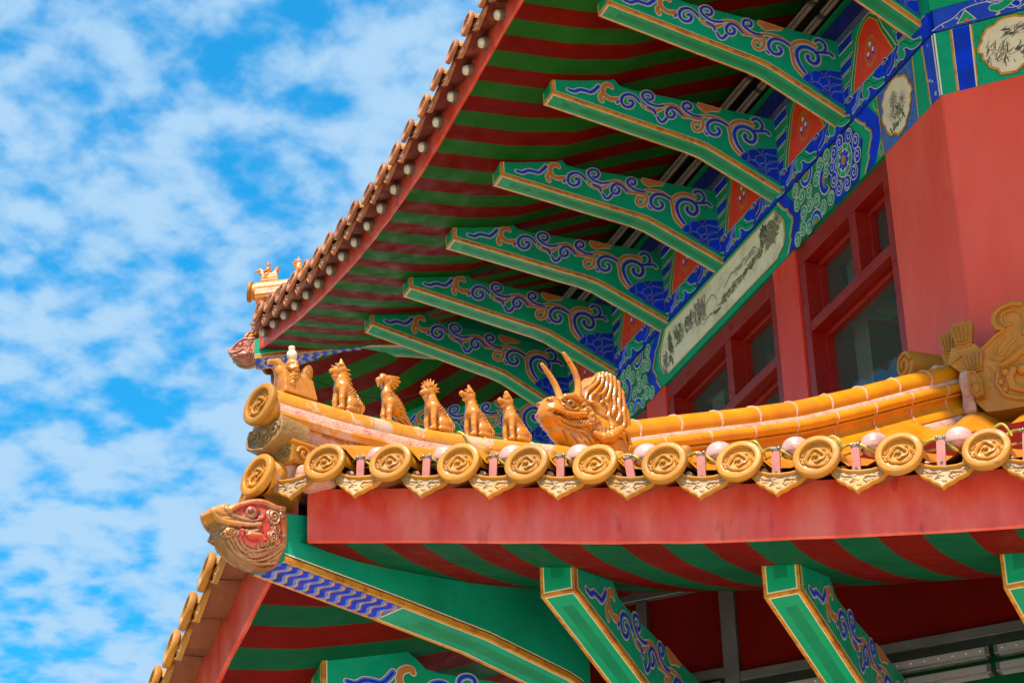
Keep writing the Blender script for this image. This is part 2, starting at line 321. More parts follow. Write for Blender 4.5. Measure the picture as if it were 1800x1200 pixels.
def sculpt(name,fn,lo,hi,h,mn,parent=None,mw=None,colfn=None):
    lo=np.array(lo,float);hi=np.array(hi,float); n=np.ceil((hi-lo)/h).astype(int)+1
    ax=[lo[i]+h*np.arange(n[i]) for i in range(3)]
    G=np.stack(np.meshgrid(*ax,indexing='ij'),-1); D=fn(G)
    D[0]=np.maximum(D[0],h);D[-1]=np.maximum(D[-1],h);D[:,0]=np.maximum(D[:,0],h);D[:,-1]=np.maximum(D[:,-1],h);D[:,:,0]=np.maximum(D[:,:,0],h);D[:,:,-1]=np.maximum(D[:,:,-1],h)
    S=D<0; nx,ny,nz=n-1
    acc=np.zeros((nx,ny,nz,3)); cnt=np.zeros((nx,ny,nz))
    C8=[(i,j,k) for i in (0,1) for j in (0,1) for k in (0,1)]
    for a in C8:
        for ax_ in range(3):
            if a[ax_]: continue
            b=list(a); b[ax_]=1
            sa=D[a[0]:a[0]+nx,a[1]:a[1]+ny,a[2]:a[2]+nz]; sb=D[b[0]:b[0]+nx,b[1]:b[1]+ny,b[2]:b[2]+nz]
            cr=(sa<0)!=(sb<0); t=np.where(cr,sa/np.where(sa==sb,1,sa-sb),0)
            p=np.zeros((nx,ny,nz,3)); 
            for q in range(3): p[...,q]=a[q]
            p[...,ax_]+=t
            acc+=p*cr[...,None]; cnt+=cr
    act=cnt>0; idx=-np.ones((nx,ny,nz),int); idx[act]=np.arange(act.sum())
    I=np.argwhere(act); V=lo+h*(I+acc[act]/cnt[act][:,None])
    Fs=[]
    for ax_ in range(3):
        o=[q for q in range(3) if q!=ax_]
        sl0=[slice(1,-1)]*3; sl0[ax_]=slice(0,-1); sl1=[slice(1,-1)]*3; sl1[ax_]=slice(1,None)
        a=S[tuple(sl0)];b=S[tuple(sl1)]; E=np.argwhere(a!=b)
        if len(E)==0: continue
        base=E.copy(); 
        for q in o: base[:,q]+=1
        inside=a[tuple(E.T)]
        def g(d0,d1):
            q=base.copy(); q[:,o[0]]-=d0; q[:,o[1]]-=d1; return idx[tuple(q.T)]
        quad=np.stack([g(1,1),g(0,1),g(0,0),g(1,0)],-1)
        flip=inside if ax_!=1 else ~inside
        quad[~flip]=quad[~flip][:,::-1]
        Fs.append(quad)
    Fq=np.concatenate(Fs)
    if mn=='beast_glaze': mn='glazed_carving'
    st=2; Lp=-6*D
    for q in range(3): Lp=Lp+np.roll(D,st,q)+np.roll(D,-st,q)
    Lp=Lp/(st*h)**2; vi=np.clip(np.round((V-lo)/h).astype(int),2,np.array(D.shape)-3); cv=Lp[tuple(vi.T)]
    me=bpy.data.meshes.new(name); me.from_pydata([tuple(map(float,p)) for p in V],[],[tuple(int(i) for i in f) for f in Fq]); me.update()
    me.materials.append(M[mn]); me.polygons.foreach_set('use_smooth',[True]*len(me.polygons))
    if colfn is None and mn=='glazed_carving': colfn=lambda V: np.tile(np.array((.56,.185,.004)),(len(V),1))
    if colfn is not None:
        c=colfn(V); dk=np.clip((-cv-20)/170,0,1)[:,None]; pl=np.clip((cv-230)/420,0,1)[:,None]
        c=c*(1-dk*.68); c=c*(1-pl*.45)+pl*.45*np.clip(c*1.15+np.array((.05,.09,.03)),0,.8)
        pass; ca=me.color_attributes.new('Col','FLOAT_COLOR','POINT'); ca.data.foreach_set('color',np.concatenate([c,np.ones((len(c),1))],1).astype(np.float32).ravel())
    o=bpy.data.objects.new(name,me); COL.objects.link(o)
    if mw is not None: o.matrix_world=mw
    if parent is not None: o.parent=parent
    return o

def poly2(P,pts,ax=(0,2)):
    X=P[...,ax[0]];Z=P[...,ax[1]]; d=None; ins=np.zeros(X.shape,bool); n=len(pts)
    for i in range(n):
        x0,z0=pts[i];x1,z1=pts[(i+1)%n]; ex,ez_=x1-x0,z1-z0; t=np.clip(((X-x0)*ex+(Z-z0)*ez_)/(ex*ex+ez_*ez_),0,1)
        q=np.hypot(X-x0-t*ex,Z-z0-t*ez_); d=q if d is None else np.minimum(d,q)
        c=((z0>Z)!=(z1>Z))&(X<(x1-x0)*(Z-z0)/((z1-z0) if z1!=z0 else 1e-9)+x0); ins^=c
    return np.where(ins,-d,d)
def on_skin(fn,pts,side,y0=.16,depth=.0):
    """y of the sculpted skin under each (x,z) seen from one side"""
    out=[]; ys=np.linspace(y0,0.0,240)
    for x,z in pts:
        P=np.stack([np.full(240,x),side*ys,np.full(240,z)],-1)[:,None,None,:]; D=fn(P)[:,0,0]; k=np.argmax(D<0) if (D<0).any() else 239
        out.append(Vector((x,side*(ys[k]-depth),z)))
    return out

def smax(a,b,k): return -su(-a,-b,k)
def line2(P,pts):
    X=P[...,0];Z=P[...,2]; d=None
    for i in range(len(pts)-1):
        x0,z0=pts[i];x1,z1=pts[i+1]; ex,ez_=x1-x0,z1-z0; t=np.clip(((X-x0)*ex+(Z-z0)*ez_)/(ex*ex+ez_*ez_+1e-12),0,1)
        q=np.hypot(X-x0-t*ex,Z-z0-t*ez_); d=q if d is None else np.minimum(d,q)
    return d
def smpath(pts,n=2):
    q=[Vector(p) for p in pts]
    for _ in range(n): q=chaikin(q)
    return [(v.x,v.y) for v in q]
def emb(d,P,pts,r,h,ym=.02):
    """raise (h>0) or cut (h<0) a rounded line drawn on both flanks"""
    q=line2(P,smpath(pts,1)); return d-h*np.clip(1-(q/r)**2,0,1)*np.clip((np.abs(P[...,1])-ym)/.012,0,1)
def curl(d,P,x,z,r,h=.006,ym=.02,tw=1):
    q=np.hypot(P[...,0]-x,P[...,2]-z); an=np.arctan2(P[...,2]-z,P[...,0]-x)*tw; m=np.clip((r-q)/.003,0,1)*np.clip((np.abs(P[...,1])-ym)/.012,0,1)
    pitch=r/2.1; return d-(h*.9+h*.55*np.cos(((q/pitch)-an/(2*math.pi))*2*math.pi))*m
# ================================================================== THE PAVILION
random.seed(7)
UP3=Vector((0,0,1)); S=4.88; TN=math.tan(R(22.5))
W=Vector((2.07876,10.85072,8.45132))
def az(a): return Vector((math.sin(R(a)),math.cos(R(a)),0))
dA,dB=az(-22.5),az(112.5); nA,nB=az(-112.5),az(-157.5); nC=az(-67.5); dC=az(22.5)
W2=W+dA*S
class Face:
    def __init__(s,O,d,n): s.O=O;s.d=d;s.n=n; s.x=d if d.cross(n).z>0 else -d; s.sg=1 if s.x==d else -1
    def P(s,a,o,z): return s.O+s.d*a+s.n*o+UP3*z
    def fr(s,a,o,z,tilt=0):
        p=s.P(a,o,z); m=Matrix(((s.x.x,s.n.x,0,p.x),(s.x.y,s.n.y,0,p.y),(0,0,1,p.z),(0,0,0,1)))
        return m@Matrix.Rotation(tilt,4,'X') if tilt else m
fA,fB,fC=Face(W,dA,nA),Face(W,dB,nB),Face(W2,dC,nC)
def ip(x,xs,ys): return float(np.interp(x,xs,ys))
UA=([-.704,-.2,.4,1.018,1.483,1.978,2.468,2.981,3.483,4.21,4.75,5.253,5.584],[1.15,1.04,.93,.859,.812,.762,.718,.722,.752,.848,.95,1.072,1.155])
ezA=lambda s:ip(s,*UA); ezC=lambda s:ezA(S-s); ezB=lambda s:ezA(s)
LB=([-1.512,-.96,-.463,-.116,.151,.496,.829,1.5,2.44,3.4,4.1,5.0,6.4],[-3.355,-3.468,-3.574,-3.644,-3.686,-3.743,-3.791,-3.85,-3.88,-3.85,-3.78,-3.66,-3.355])
LA=([-1.54,-1.165,-.89,-.5,0,.5,1.2,2.44,3.6,4.8,6.4],[-3.325,-3.36,-3.41,-3.50,-3.61,-3.70,-3.80,-3.88,-3.80,-3.62,-3.32])
lzB=lambda s:ip(s,*LB); lzA=lambda s:ip(s,*LA)
pav=empty('pavilion',(0,0,0)); 
tag(pav,'red walled pavilion with two upturned tiled eaves over painted green brackets','pavilion')
UOFF,LOFF=1.70,3.65
# ---------------------------------------------------------------- striped soffits
PROU=([0,.4,.72,.95,1.3,1.7],[0,.025,.09,.195,.345,.50])
PROL=([0,.2,.42,.75,1.2,1.65],[0,.022,.075,.165,.32,.50])
def soffit(face,ez,off,inner,s0f,s1f,prof,zc,smin,smax,mats,w0,period,phase=0,name='soffit'):
    """painted boards running from the eave up to the wall, one board per stripe"""
    mb=MB(); no=14
    # cut positions: every stripe edge
    k0=math.floor((smin-phase)/period)-1; k1=math.ceil((smax-phase)/period)+1
    for k in range(k0,k1):
        a,b=phase+k*period,phase+(k+1)*period
        rows=[]
        for sub in range(3):
            a_,b_=a+(b-a)*sub/3,a+(b-a)*(sub+1)/3
            for i in range(no):
                o0=off-(off-inner)*i/no; o1=off-(off-inner)*(i+1)/no
                q=[]
                for o in (o0,o1):
                    lo,hi=max(smin,s0f(o)),min(smax,s1f(o))
                    q.append((min(max(a_,lo),hi),min(max(b_,lo),hi)))
                if q[0][1]-q[0][0]<1e-5 and q[1][1]-q[1][0]<1e-5: continue
                def zz(s,o):
                    t=(o-inner)/(off-inner); e=ez(s)
                    return zc+(e-zc)*(w0+(1-w0)*t)+ip(off-o,*prof)
                pts=[face.P(q[0][0],o0,zz(q[0][0],o0)),face.P(q[0][1],o0,zz(q[0][1],o0)),face.P(q[1][1],o1,zz(q[1][1],o1)),face.P(q[1][0],o1,zz(q[1][0],o1))]
                mb.add(pts,[(0,1,2,3)],mats[k%2])
    return mb.build(name,pav,smooth=35)
PU=.1275
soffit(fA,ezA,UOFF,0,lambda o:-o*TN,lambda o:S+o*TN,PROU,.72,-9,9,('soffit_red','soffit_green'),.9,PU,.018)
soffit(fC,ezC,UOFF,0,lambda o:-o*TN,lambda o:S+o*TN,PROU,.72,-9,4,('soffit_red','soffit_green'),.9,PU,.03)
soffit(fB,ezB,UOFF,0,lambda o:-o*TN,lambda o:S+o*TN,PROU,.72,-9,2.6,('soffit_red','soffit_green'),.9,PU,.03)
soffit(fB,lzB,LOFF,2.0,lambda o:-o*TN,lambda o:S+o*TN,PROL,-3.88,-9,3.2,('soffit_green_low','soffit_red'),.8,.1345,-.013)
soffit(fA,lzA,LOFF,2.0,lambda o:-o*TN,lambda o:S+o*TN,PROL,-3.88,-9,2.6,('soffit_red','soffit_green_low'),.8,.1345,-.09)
# ---------------------------------------------------------------- fascia boards
def fascia(face,ez,off,s0,s1,h=.20,name='fascia_board'):
    mb=MB(); n=int((s1-s0)/.12)+1
    rnd=random.Random(3)
    prev=None
    for i in range(n+1):
        s=s0+(s1-s0)*i/n; z=ez(s)+rnd.uniform(-.0012,.0012)
        e=lambda o:(-o*TN if i==0 and s0<-.3 else s)
        sec=[face.P(s,off-.02,z+.004),face.P(s,off-.004,z-.004),face.P(s,off+.004,z+.002),face.P(s,off+.004,z+h*.6),face.P(s,off+.0,z+h),face.P(s,off-.03,z+h)]
        o=len(mb.v); mb.add(sec,[],'fascia_red')
        if prev is not None:
            for j in range(5): mb.f.append((prev+j,prev+j+1,o+j+1,o+j)); mb.m.append(0)
        prev=o
    return mb.build(name,pav,smooth=50)
fascia(fA,ezA,UOFF,-UOFF*TN,S+UOFF*TN-.035); fascia(fC,ezC,UOFF,-UOFF*TN+.035,3.2); fascia(fB,ezB,UOFF,-UOFF*TN,2.6)
fascia(fB,lzB,LOFF,-LOFF*TN+.03,3.2,.185); fascia(fA,lzA,LOFF,-LOFF*TN-.0,2.6,.20)
# ---------------------------------------------------------------- eave brackets
BR_PAINT=[
 ('B', 0.016, [(1.214, 0.043), (1.177, 0.036), (1.149, 0.059), (1.111, 0.058), (1.085, 0.053), (1.057, 0.08), (1.039, 0.105)]),
 ('O', 0.02, [(0.963, 0.115), (0.97, 0.13), (1.0, 0.123), (1.018, 0.098), (1.014, 0.067), (0.994, 0.048), (0.967, 0.041), (0.929, 0.052)]),
 ('O', 0.018, [(1.024, 0.061), (1.035, 0.039), (1.025, 0.018)]),
 ('B', 0.014, [(0.807, 0.061), (0.824, 0.086), (0.856, 0.099), (0.894, 0.086), (0.914, 0.056), (0.912, 0.024), (0.888, 0.009), (0.858, 0.019), (0.843, 0.046), (0.853, 0.061), (0.867, 0.055)]),
 ('B', 0.013, [(0.67, 0.071), (0.706, 0.058), (0.744, 0.061), (0.776, 0.077), (0.793, 0.102), (0.783, 0.126), (0.755, 0.138), (0.728, 0.13), (0.728, 0.103), (0.748, 0.085), (0.761, 0.093)]),
 ('B', 0.01, [(0.93, 0.04), (0.939, 0.024)]),
 ('O', 0.014, [(0.794, 0.043), (0.763, 0.027), (0.719, 0.025), (0.685, 0.046), (0.672, 0.072)]),
 ('O', 0.014, [(0.661, 0.078), (0.616, 0.091), (0.587, 0.084), (0.567, 0.052), (0.543, 0.036)]),
 ('B', 0.013, [(0.563, 0.032), (0.585, 0.061), (0.617, 0.076), (0.646, 0.057), (0.659, 0.025), (0.644, 0.002), (0.616, 0.011), (0.605, 0.038), (0.619, 0.049)]),
 ('B', 0.013, [(0.71, -0.007), (0.696, -0.037), (0.674, -0.031), (0.656, -0.003)]),
 ('B', 0.012, [(0.767, 0.04), (0.746, 0.037), (0.727, 0.03), (0.72, 0.007)]),
 ('B', 0.013, [(0.454, 0.052), (0.498, 0.048), (0.536, 0.062), (0.559, 0.085), (0.551, 0.113), (0.523, 0.125), (0.504, 0.109), (0.515, 0.085), (0.534, 0.085)]),
 ('F', 0, [(0.471, 0.12), (0.464, 0.14), (0.425, 0.137), (0.376, 0.134), (0.326, 0.128), (0.344, 0.111), (0.389, 0.103), (0.429, 0.087), (0.451, 0.098)]),
 ('O', 0.013, [(0.56, 0.028), (0.51, 0.035), (0.472, 0.033), (0.449, 0.042), (0.441, 0.014), (0.454, -0.024), (0.481, -0.045), (0.505, -0.036), (0.508, -0.007), (0.487, 0.016), (0.471, 0.004)]),
 ('O', 0.013, [(0.451, 0.061), (0.403, 0.068), (0.359, 0.07), (0.321, 0.054), (0.295, 0.037)]),
 ('B', 0.015, [(0.301, 0.031), (0.333, 0.049), (0.377, 0.053), (0.408, 0.034), (0.425, 0.001), (0.416, -0.033), (0.39, -0.048), (0.359, -0.037), (0.347, -0.008), (0.364, 0.003)]),
 ('B', 0.01, [(0.439, -0.037), (0.424, -0.051)]),
 ('O', 0.015, [(0.294, 0.03), (0.259, 0.067), (0.218, 0.083), (0.18, 0.082), (0.15, 0.07)]),
 ('O', 0.015, [(0.296, 0.022), (0.287, -0.014), (0.288, -0.055), (0.275, -0.094), (0.239, -0.13)]),
 ('B', 0.018, [(0.224, -0.112), (0.251, -0.077), (0.266, -0.033), (0.264, 0.008), (0.239, 0.039), (0.204, 0.051), (0.166, 0.043), (0.14, 0.019), (0.14, -0.016), (0.162, -0.044), (0.19, -0.039), (0.207, -0.016), (0.198, -0.001)]),
 ('B', 0.015, [(0.147, 0.037), (0.111, 0.039), (0.088, 0.073), (0.099, 0.107), (0.129, 0.118), (0.15, 0.101)]),
 ('B', 0.014, [(0.105, 0.04), (0.07, 0.053), (0.055, 0.034)]),
]
LOTUS=[[(0.244, -0.152), (0.225, -0.124), (0.195, -0.105), (0.192, -0.134), (0.203, -0.166), (0.223, -0.167)], [(0.195, -0.105), (0.177, -0.086), (0.138, -0.08), (0.117, -0.111), (0.147, -0.124), (0.155, -0.149), (0.188, -0.153)], [(0.114, -0.096), (0.091, -0.061), (0.017, -0.048), (0.022, -0.095), (0.083, -0.091), (0.107, -0.108)], [(0.147, -0.124), (0.112, -0.109), (0.092, -0.129), (0.102, -0.154), (0.123, -0.162), (0.132, -0.173), (0.155, -0.154)], [(0.092, -0.129), (0.092, -0.099), (0.019, -0.1), (0.022, -0.127), (0.07, -0.138), (0.092, -0.158)], [(0.201, -0.171), (0.177, -0.151), (0.144, -0.158), (0.13, -0.184), (0.137, -0.203), (0.164, -0.195)], [(0.123, -0.165), (0.103, -0.157), (0.093, -0.17), (0.102, -0.187), (0.124, -0.183)], [(0.131, -0.199), (0.103, -0.19), (0.093, -0.205), (0.099, -0.224)], [(0.089, -0.161), (0.022, -0.129), (0.026, -0.169), (0.074, -0.183), (0.093, -0.205)], [(0.096, -0.225), (0.075, -0.189), (0.023, -0.172), (0.016, -0.229), (0.031, -0.255)]]
LOTUS_BASE=[(0.247, -0.152), (0.224, -0.118), (0.177, -0.084), (0.091, -0.06), (0.009, -0.043), (0.018, -0.253), (0.031, -0.258), (0.133, -0.214)]

HW=.06
BOT=[(1.305,0),(1.05,-.035),(.75,-.078),(.50,-.112),(.43,-.128),(.36,-.158),(.20,-.228),(0,-.318)]
TOP=[(0,.138),(.45,.135),(.86,.130),(.915,.138),(.945,.168),(.985,.195),(1.305,.16)]
def bracket(face,ez,s,ybase,zc,w0,lean=0):
    e=ez(s)-zc
    def wz(o,zl): t=min(max(o/1.305,0),1); return zc-.05+zl+e*(w0+(1-w0)*t)
    def T(p): return face.O+face.d*s+face.x*p[0]+face.n*(p[1]+ybase)+UP3*wz(p[1],p[2])
    mb=MB(T)
    out=BOT[::-1]+TOP[::-1]   # closed outline (y,z) root->tip->top->root
    outl=[(y,z) for y,z in BOT]+[(y,z) for y,z in TOP]
    tr=tessellate_polygon([[Vector((0,p[0],p[1])) for p in outl]])
    for x in (-HW,HW): mb.add([(x,y,z) for y,z in outl],[tuple(t) for t in tr],'green')
    for i in range(len(TOP)-1): mb.add([(-HW,*TOP[i]),(HW,*TOP[i]),(HW,*TOP[i+1]),(-HW,*TOP[i+1])],[(0,1,2,3)],'green')
    # bottom, split into painted strips
    xs=[-HW,-HW+.011,-HW+.014,-.020,.020,HW-.014,HW-.011,HW]; ms=['gold','cream','green_mint','green_dark','green_mint','cream','gold']
    bb=[]
    for i in range(len(BOT)-1):
        a,b=BOT[i],BOT[i+1]
        for t in (0,.5): bb.append((a[0]+(b[0]-a[0])*t,a[1]+(b[1]-a[1])*t))
    bb[1:1]=[(BOT[0][0]+(BOT[1][0]-BOT[0][0])*t,BOT[0][1]+(BOT[1][1]-BOT[0][1])*t) for t in (.035,.055,.3)]
    bb.append(BOT[-1]); bb.sort(key=lambda p:-p[0])
    for i in range(len(bb)-1):
        for j in range(7):
            mn=ms[j]
            if i==0: mn='gold'
            elif i==1: mn='cream' if 0<j<6 else 'gold'
            elif i==2 and j==3: mn='green_mint'
            if j in(2,4) and i>7: mn='green'
            mb.add([(xs[j],*bb[i]),(xs[j+1],*bb[i]),(xs[j+1],*bb[i+1]),(xs[j],*bb[i+1])],[(0,1,2,3)],mn)
    # end face
    X=[-HW,-HW+.010,-HW+.0135,-.022,.022,HW-.0135,HW-.010,HW]; Z=[0,.010,.014,.055,.16]
    y=BOT[0][0]
    for i in range(4):
        for j in range(7):
            mn='gold' if j in(0,6) or i==0 else ('cream' if j in(1,5) or i==1 else ('green_dark' if (i==3 and j==3) else 'green_mint'))
            mb.add([(X[j],y,Z[i]),(X[j+1],y,Z[i]),(X[j+1],y,Z[i+1]),(X[j],y,Z[i+1])],[(0,1,2,3)],mn)
    # painted sides
    for sg in (-1,1):
        def put(u,v,h,sg=sg):
            return (sg*(HW+h),u,v)
        pt=Paint(mb,put)
        off_=lambda d:[(p[0],p[1]+d*(1.0 if p[0]>.43 else 1.12)) for p in BOT[:-1]]+[(0.0,BOT[-1][1]+d*1.12)]
        pt.line(off_(.0075),.015,'gold',1); pt.line(off_(.0165),.004,'black_line',1); pt.line(off_(.0205),.004,'cream',1)
        pt.line([(1.298,.004),(1.298,.17)],.014,'gold',2); pt.line([(1.287,.02),(1.287,.17)],.004,'cream',2)
        for k,wd,p in BR_PAINT:
            if k=='F': pt.line(p,.007,'outline',1,closed=True); pt.fill(p,'orange_paint',2)
            elif k=='O': pt.brush(p,wd*1.25,'orange_paint',lv=1,ew=.0042)
            else: pt.brush(p,wd*1.5,'blue_pale',lv=2,ew=.0042,core='blue')
        pt.fill(LOTUS_BASE,'blue_deep',3)
        for p in LOTUS: pt.fill([(q[0],q[1]) for q in p],'blue',4); pt.line(p,.0042,'blue_pale',5,closed=True)
    return mb.build('bracket',pav)
for s in (.13,.92,1.66,2.40,3.14,3.87,4.57): bracket(fA,ezA,s,0,.72,.35)
for s in (.30,1.02,1.76): bracket(fC,ezC,s,0,.72,.35)
for s in (.92,1.66): bracket(fB,ezB,s,0,.72,.35)
for s in (-.757,-.01,.737,1.48,2.23): bracket(fB,lzB,s,2.0,-3.88,.8)
for s in (-.61,.13,.87): bracket(fA,lzA,s,2.0,-3.88,.8)
# ---------------------------------------------------------------- hip beams in the corner planes
bisL=(nA+nB).normalized(); latL=UP3.cross(bisL)*1.0; bpL=Vector((bisL.y,-bisL.x,0))
bis2=(nA+nC).normalized(); bp2=Vector((bis2.y,-bis2.x,0))
def hip_beam(O,b,bp,c,bot,endh,chev,name='hip_beam',hw=.08):
    def T(p): return O+b*p[1]+bp*(c+p[0])+UP3*p[2]
    mb=MB(T)
    top=[(o,max(z+endh, z+endh+ (bot[0][0]-o)*.25)) for o,z in bot]
    outl=bot+top[::-1]
    for x in (-hw,hw):
        tr=tessellate_polygon([[Vector((0,*p)) for p in outl]]); mb.add([(x,*p) for p in outl],[tuple(t) for t in tr],'green')
    mb.add([(-hw,*bot[0]),(hw,*bot[0]),(hw,*top[0]),(-hw,*top[0])],[(0,1,2,3)],'green')
    # bottom strips
    def zb(o): return float(np.interp(-o,[-p[0] for p in bot],[p[1] for p in bot]))
    o1=bot[0][0]; o2=o1-chev
    xs=[-hw,-hw+.014,-hw+.018,-.028,.028,hw-.018,hw-.014,hw]; ms=['gold','cream','green','green_dark','green','cream','gold']
    os_=[o1,o2,o2-.006,o2-.12]+[p[0] for p in bot if p[0]<o2-.13]
    for i in range(len(os_)-1):
        for j in range(7):
            mn=ms[j]
            if i==0: mn='slate_blue' if 0<j<6 else 'gold'
            if i==1: mn='cream' if 0<j<6 else 'gold'
            if i==2 and j==3: mn='green'
            seg=[os_[i],os_[i+1]] if i else [o1-(o1-o2)*k/6 for k in range(7)]
            for a,b_ in zip(seg[:-1],seg[1:]):
                mb.add([(xs[j],a,zb(a)),(xs[j+1],a,zb(a)),(xs[j+1],b_,zb(b_)),(xs[j],b_,zb(b_))],[(0,1,2,3)],mn)
    # cloud-wave chevrons under the nose
    n=11; put=lambda u,v,h:(v,u,zb(u)-h); pt=Paint(mb,put)
    per=(chev-.02)/n
    for k in range(n):
        u0=o1-.012-per*k
        def wav(du,amp=1): return [(u0+du-.026*amp*math.sin(t*math.pi*.5)-.012*math.sin(t*9)+.018*t,-hw+.016+t*(2*hw-.032)) for t in [i/12 for i in range(13)]]
        pt.line(wav(0),per*.42,'blue',1); pt.line(wav(-per*.36),per*.26,'blue_pale',2); pt.line(wav(-per*.54),per*.10,'cream',1); pt.line(wav(-per*.64),per*.11,'orange_paint',2)
    for sg in (-1,1):
        pt=Paint(mb,lambda u,v,h,sg=sg:(sg*(hw+h),u,v))
        q=lambda d:[(o,zb(o)+d) for o in [bot[0][0]-.02*i for i in range(int((bot[0][0]-bot[-1][0])/.02))]]
        pt.line(q(.009),.018,'gold',1); pt.line(q(.020),.004,'black_line',1); pt.line(q(.025),.005,'cream',1)
    return mb.build(name,pav)
hip_beam(W,bisL,bpL,.08,[(4.014,-3.439),(3.52,-3.462),(3.1,-3.487),(2.72,-3.54),(2.62,-3.57)],.165,.52)
hip_beam(W2,bis2,bp2,.05,[(1.86,1.085),(1.5,1.115),(1.16,1.145),(.94,1.135),(.6,1.09),(.25,1.02),(0,.95)],.135,.69)
hip_beam(W,bisL,bpL,.0,[(1.86,1.085),(1.5,1.115),(1.16,1.145),(.94,1.135),(.6,1.09),(.25,1.02),(0,.95)],.135,.69)
# ---------------------------------------------------------------- walls, columns, windows
ZB=-3.0     # foot of the upper-storey walls
def wall_part(face,s0,s1,z0,z1,o0,o1,mn,name):
    mb=MB(lambda p:face.P(p[0],p[1],p[2])); mb.box((s0,o0,z0),(s1,o1,z1),mn,c=.004); return mb.build(name,pav,smooth=30)
# corner columns: six-sided posts whose faces lie in both walls
def corner_post(fa,fb,sa,sb,z0,z1,ca=.006,name='corner_column'):
    mb=MB(); d=.14
    ring=[fa.P(sa,0,0),fa.P(ca,0,0),fb.P(.006,0,0),fb.P(sb,0,0),fb.P(sb,-d,0),fa.P(sa,-d,0)]
    vs=[p+UP3*z for z in (z0,z1) for p in ring]; n=len(ring)
    mb.add(vs,[(i,(i+1)%n,n+(i+1)%n,n+i) for i in range(n)]+[tuple(range(n))],'wall_red'); return mb.build(name,pav)
corner_post(fA,fB,.555,.62,ZB,.012); corner_post(fA,fC,S-.555,.555,ZB,.012,S-.006)
def window_wall(face):
    posts=[(.555,.555),(1.548,1.80),(3.185,3.44),(S-.555,S-.555)]
    for a,b in posts[1:3]:
        wall_part(face,a,b,ZB,.010,-.10,.0,'post_red_shaded','window_post')
    zt0,zt1=-.505,-.445
    for (l,r_) in ((.555,1.548),(1.80,3.185),(3.44,S-.555)):
        root=None
        mb=MB(lambda p:face.P(p[0],p[1],p[2])); g=.0015
        fr=.074; dep=(-.13,-.012)
        # outer frame
        mb.box((l+g,dep[0],-.092),(r_-g,dep[1],.008),'window_red',c=.004)
        mb.box((l+g,dep[0],ZB),(l+fr,dep[1],-.094),'window_red',c=.004)
        mb.box((r_-fr,dep[0],ZB),(r_-g,dep[1],-.094),'window_red',c=.004)
        mb.box((l+fr+g,dep[0],zt0),(r_-fr-g,dep[1]-.002,zt1),'window_red',c=.004)
        c=(l+r_)/2-(.09 if l<1 else (.09 if l<2 else -.09))
        mb.box((c-.035,dep[0],zt1+g),(c+.035,dep[1]-.004,-.094),'window_red',c=.004)
        win=mb.build('window',pav,smooth=30)
        cells=[(l+fr,c-.035,zt1,-.092),(c+.035,r_-fr,zt1,-.092),(l+fr,r_-fr,ZB,zt0)]
        for (x0,x1,z0,z1) in cells:
            sm=MB(lambda p:face.P(p[0],p[1],p[2])); y0,y1=-.155,-.085; t=.030
            sm.box((x0+g,y0,z1-t),(x1-g,y1,z1-g),'window_red',c=.005); sm.box((x0+g,y0,z0+g),(x1-g,y1,z0+t),'window_red',c=.005)
            sm.box((x0+g,y0,z0+t),(x0+t,y1,z1-t),'window_red',c=.005); sm.box((x1-t,y0,z0+t),(x1-g,y1,z1-t),'window_red',c=.005)
            # pale sealant bead
            for bx0,bx1,bz0,bz1 in ((x1-t-.006,x1-t,z0+t,z1-t),(x0+t,x1-t,z1-t-.004,z1-t)):
                sm.box((bx0,-.122,bz0),(bx1,-.104,bz1),'window_red')
            so_=sm.build('sash',win,smooth=30)
            gm=MB(lambda p:face.P(p[0],p[1],p[2])); gm.add([(x0+t*.5,-.12,z0+t*.5),(x1-t*.5,-.12,z0+t*.5),(x1-t*.5,-.12,z1-t*.5),(x0+t*.5,-.12,z1-t*.5)],[(0,1,2,3)],'window_glass')
            gm.build('pane',win)
        cm=MB(lambda p:face.P(p[0],p[1],p[2]))
        n=16; w_=.16
        for side,(a,b) in enumerate(((r_-fr-.03-w_,r_-fr-.03),)):
            pts=[]; 
            for i in range(n+1):
                x=a+(b-a)*i/n; pts.append((x,-.235+.008*math.sin(i*2.3)))
            for i in range(n): cm.add([(pts[i][0],pts[i][1],ZB),(pts[i+1][0],pts[i+1][1],ZB),(pts[i+1][0],pts[i+1][1],-.11),(pts[i][0],pts[i][1],-.11)],[(0,1,2,3)],'curtain')
        cm.build('curtain',win,smooth=60)
window_wall(fA)
wall_part(fB,.62,S-.6,ZB,.010,-.2,-.02,'wall_red','wall'); wall_part(fC,.556,S-.556,ZB,.010,-.2,-.02,'wall_red','wall')
# room behind the windows
mb=MB()
pts=[fA.P(.1,-.6,0),fA.P(S-.1,-.6,0),fA.P(S+.2,-3.6,0),fA.P(-.2,-3.6,0)]
for i in (1,2,3): mb.add([pts[i]+UP3*ZB,pts[(i+1)%4]+UP3*ZB,pts[(i+1)%4]+UP3*.3,pts[i]+UP3*.3],[(0,1,2,3)],'dark_room')
mb.add([fA.P(.1,-.25,.02),fA.P(S-.1,-.25,.02),fA.P(S-.1,-4,.02),fA.P(.1,-4,.02)],[(0,1,2,3)],'dark_room')
mb.add([fA.P(.1,-.25,ZB),fA.P(S-.1,-.25,ZB),fA.P(S-.1,-4,ZB),fA.P(.1,-4,ZB)],[(0,1,2,3)],'dark_room')
mb.build('inner_room',pav)
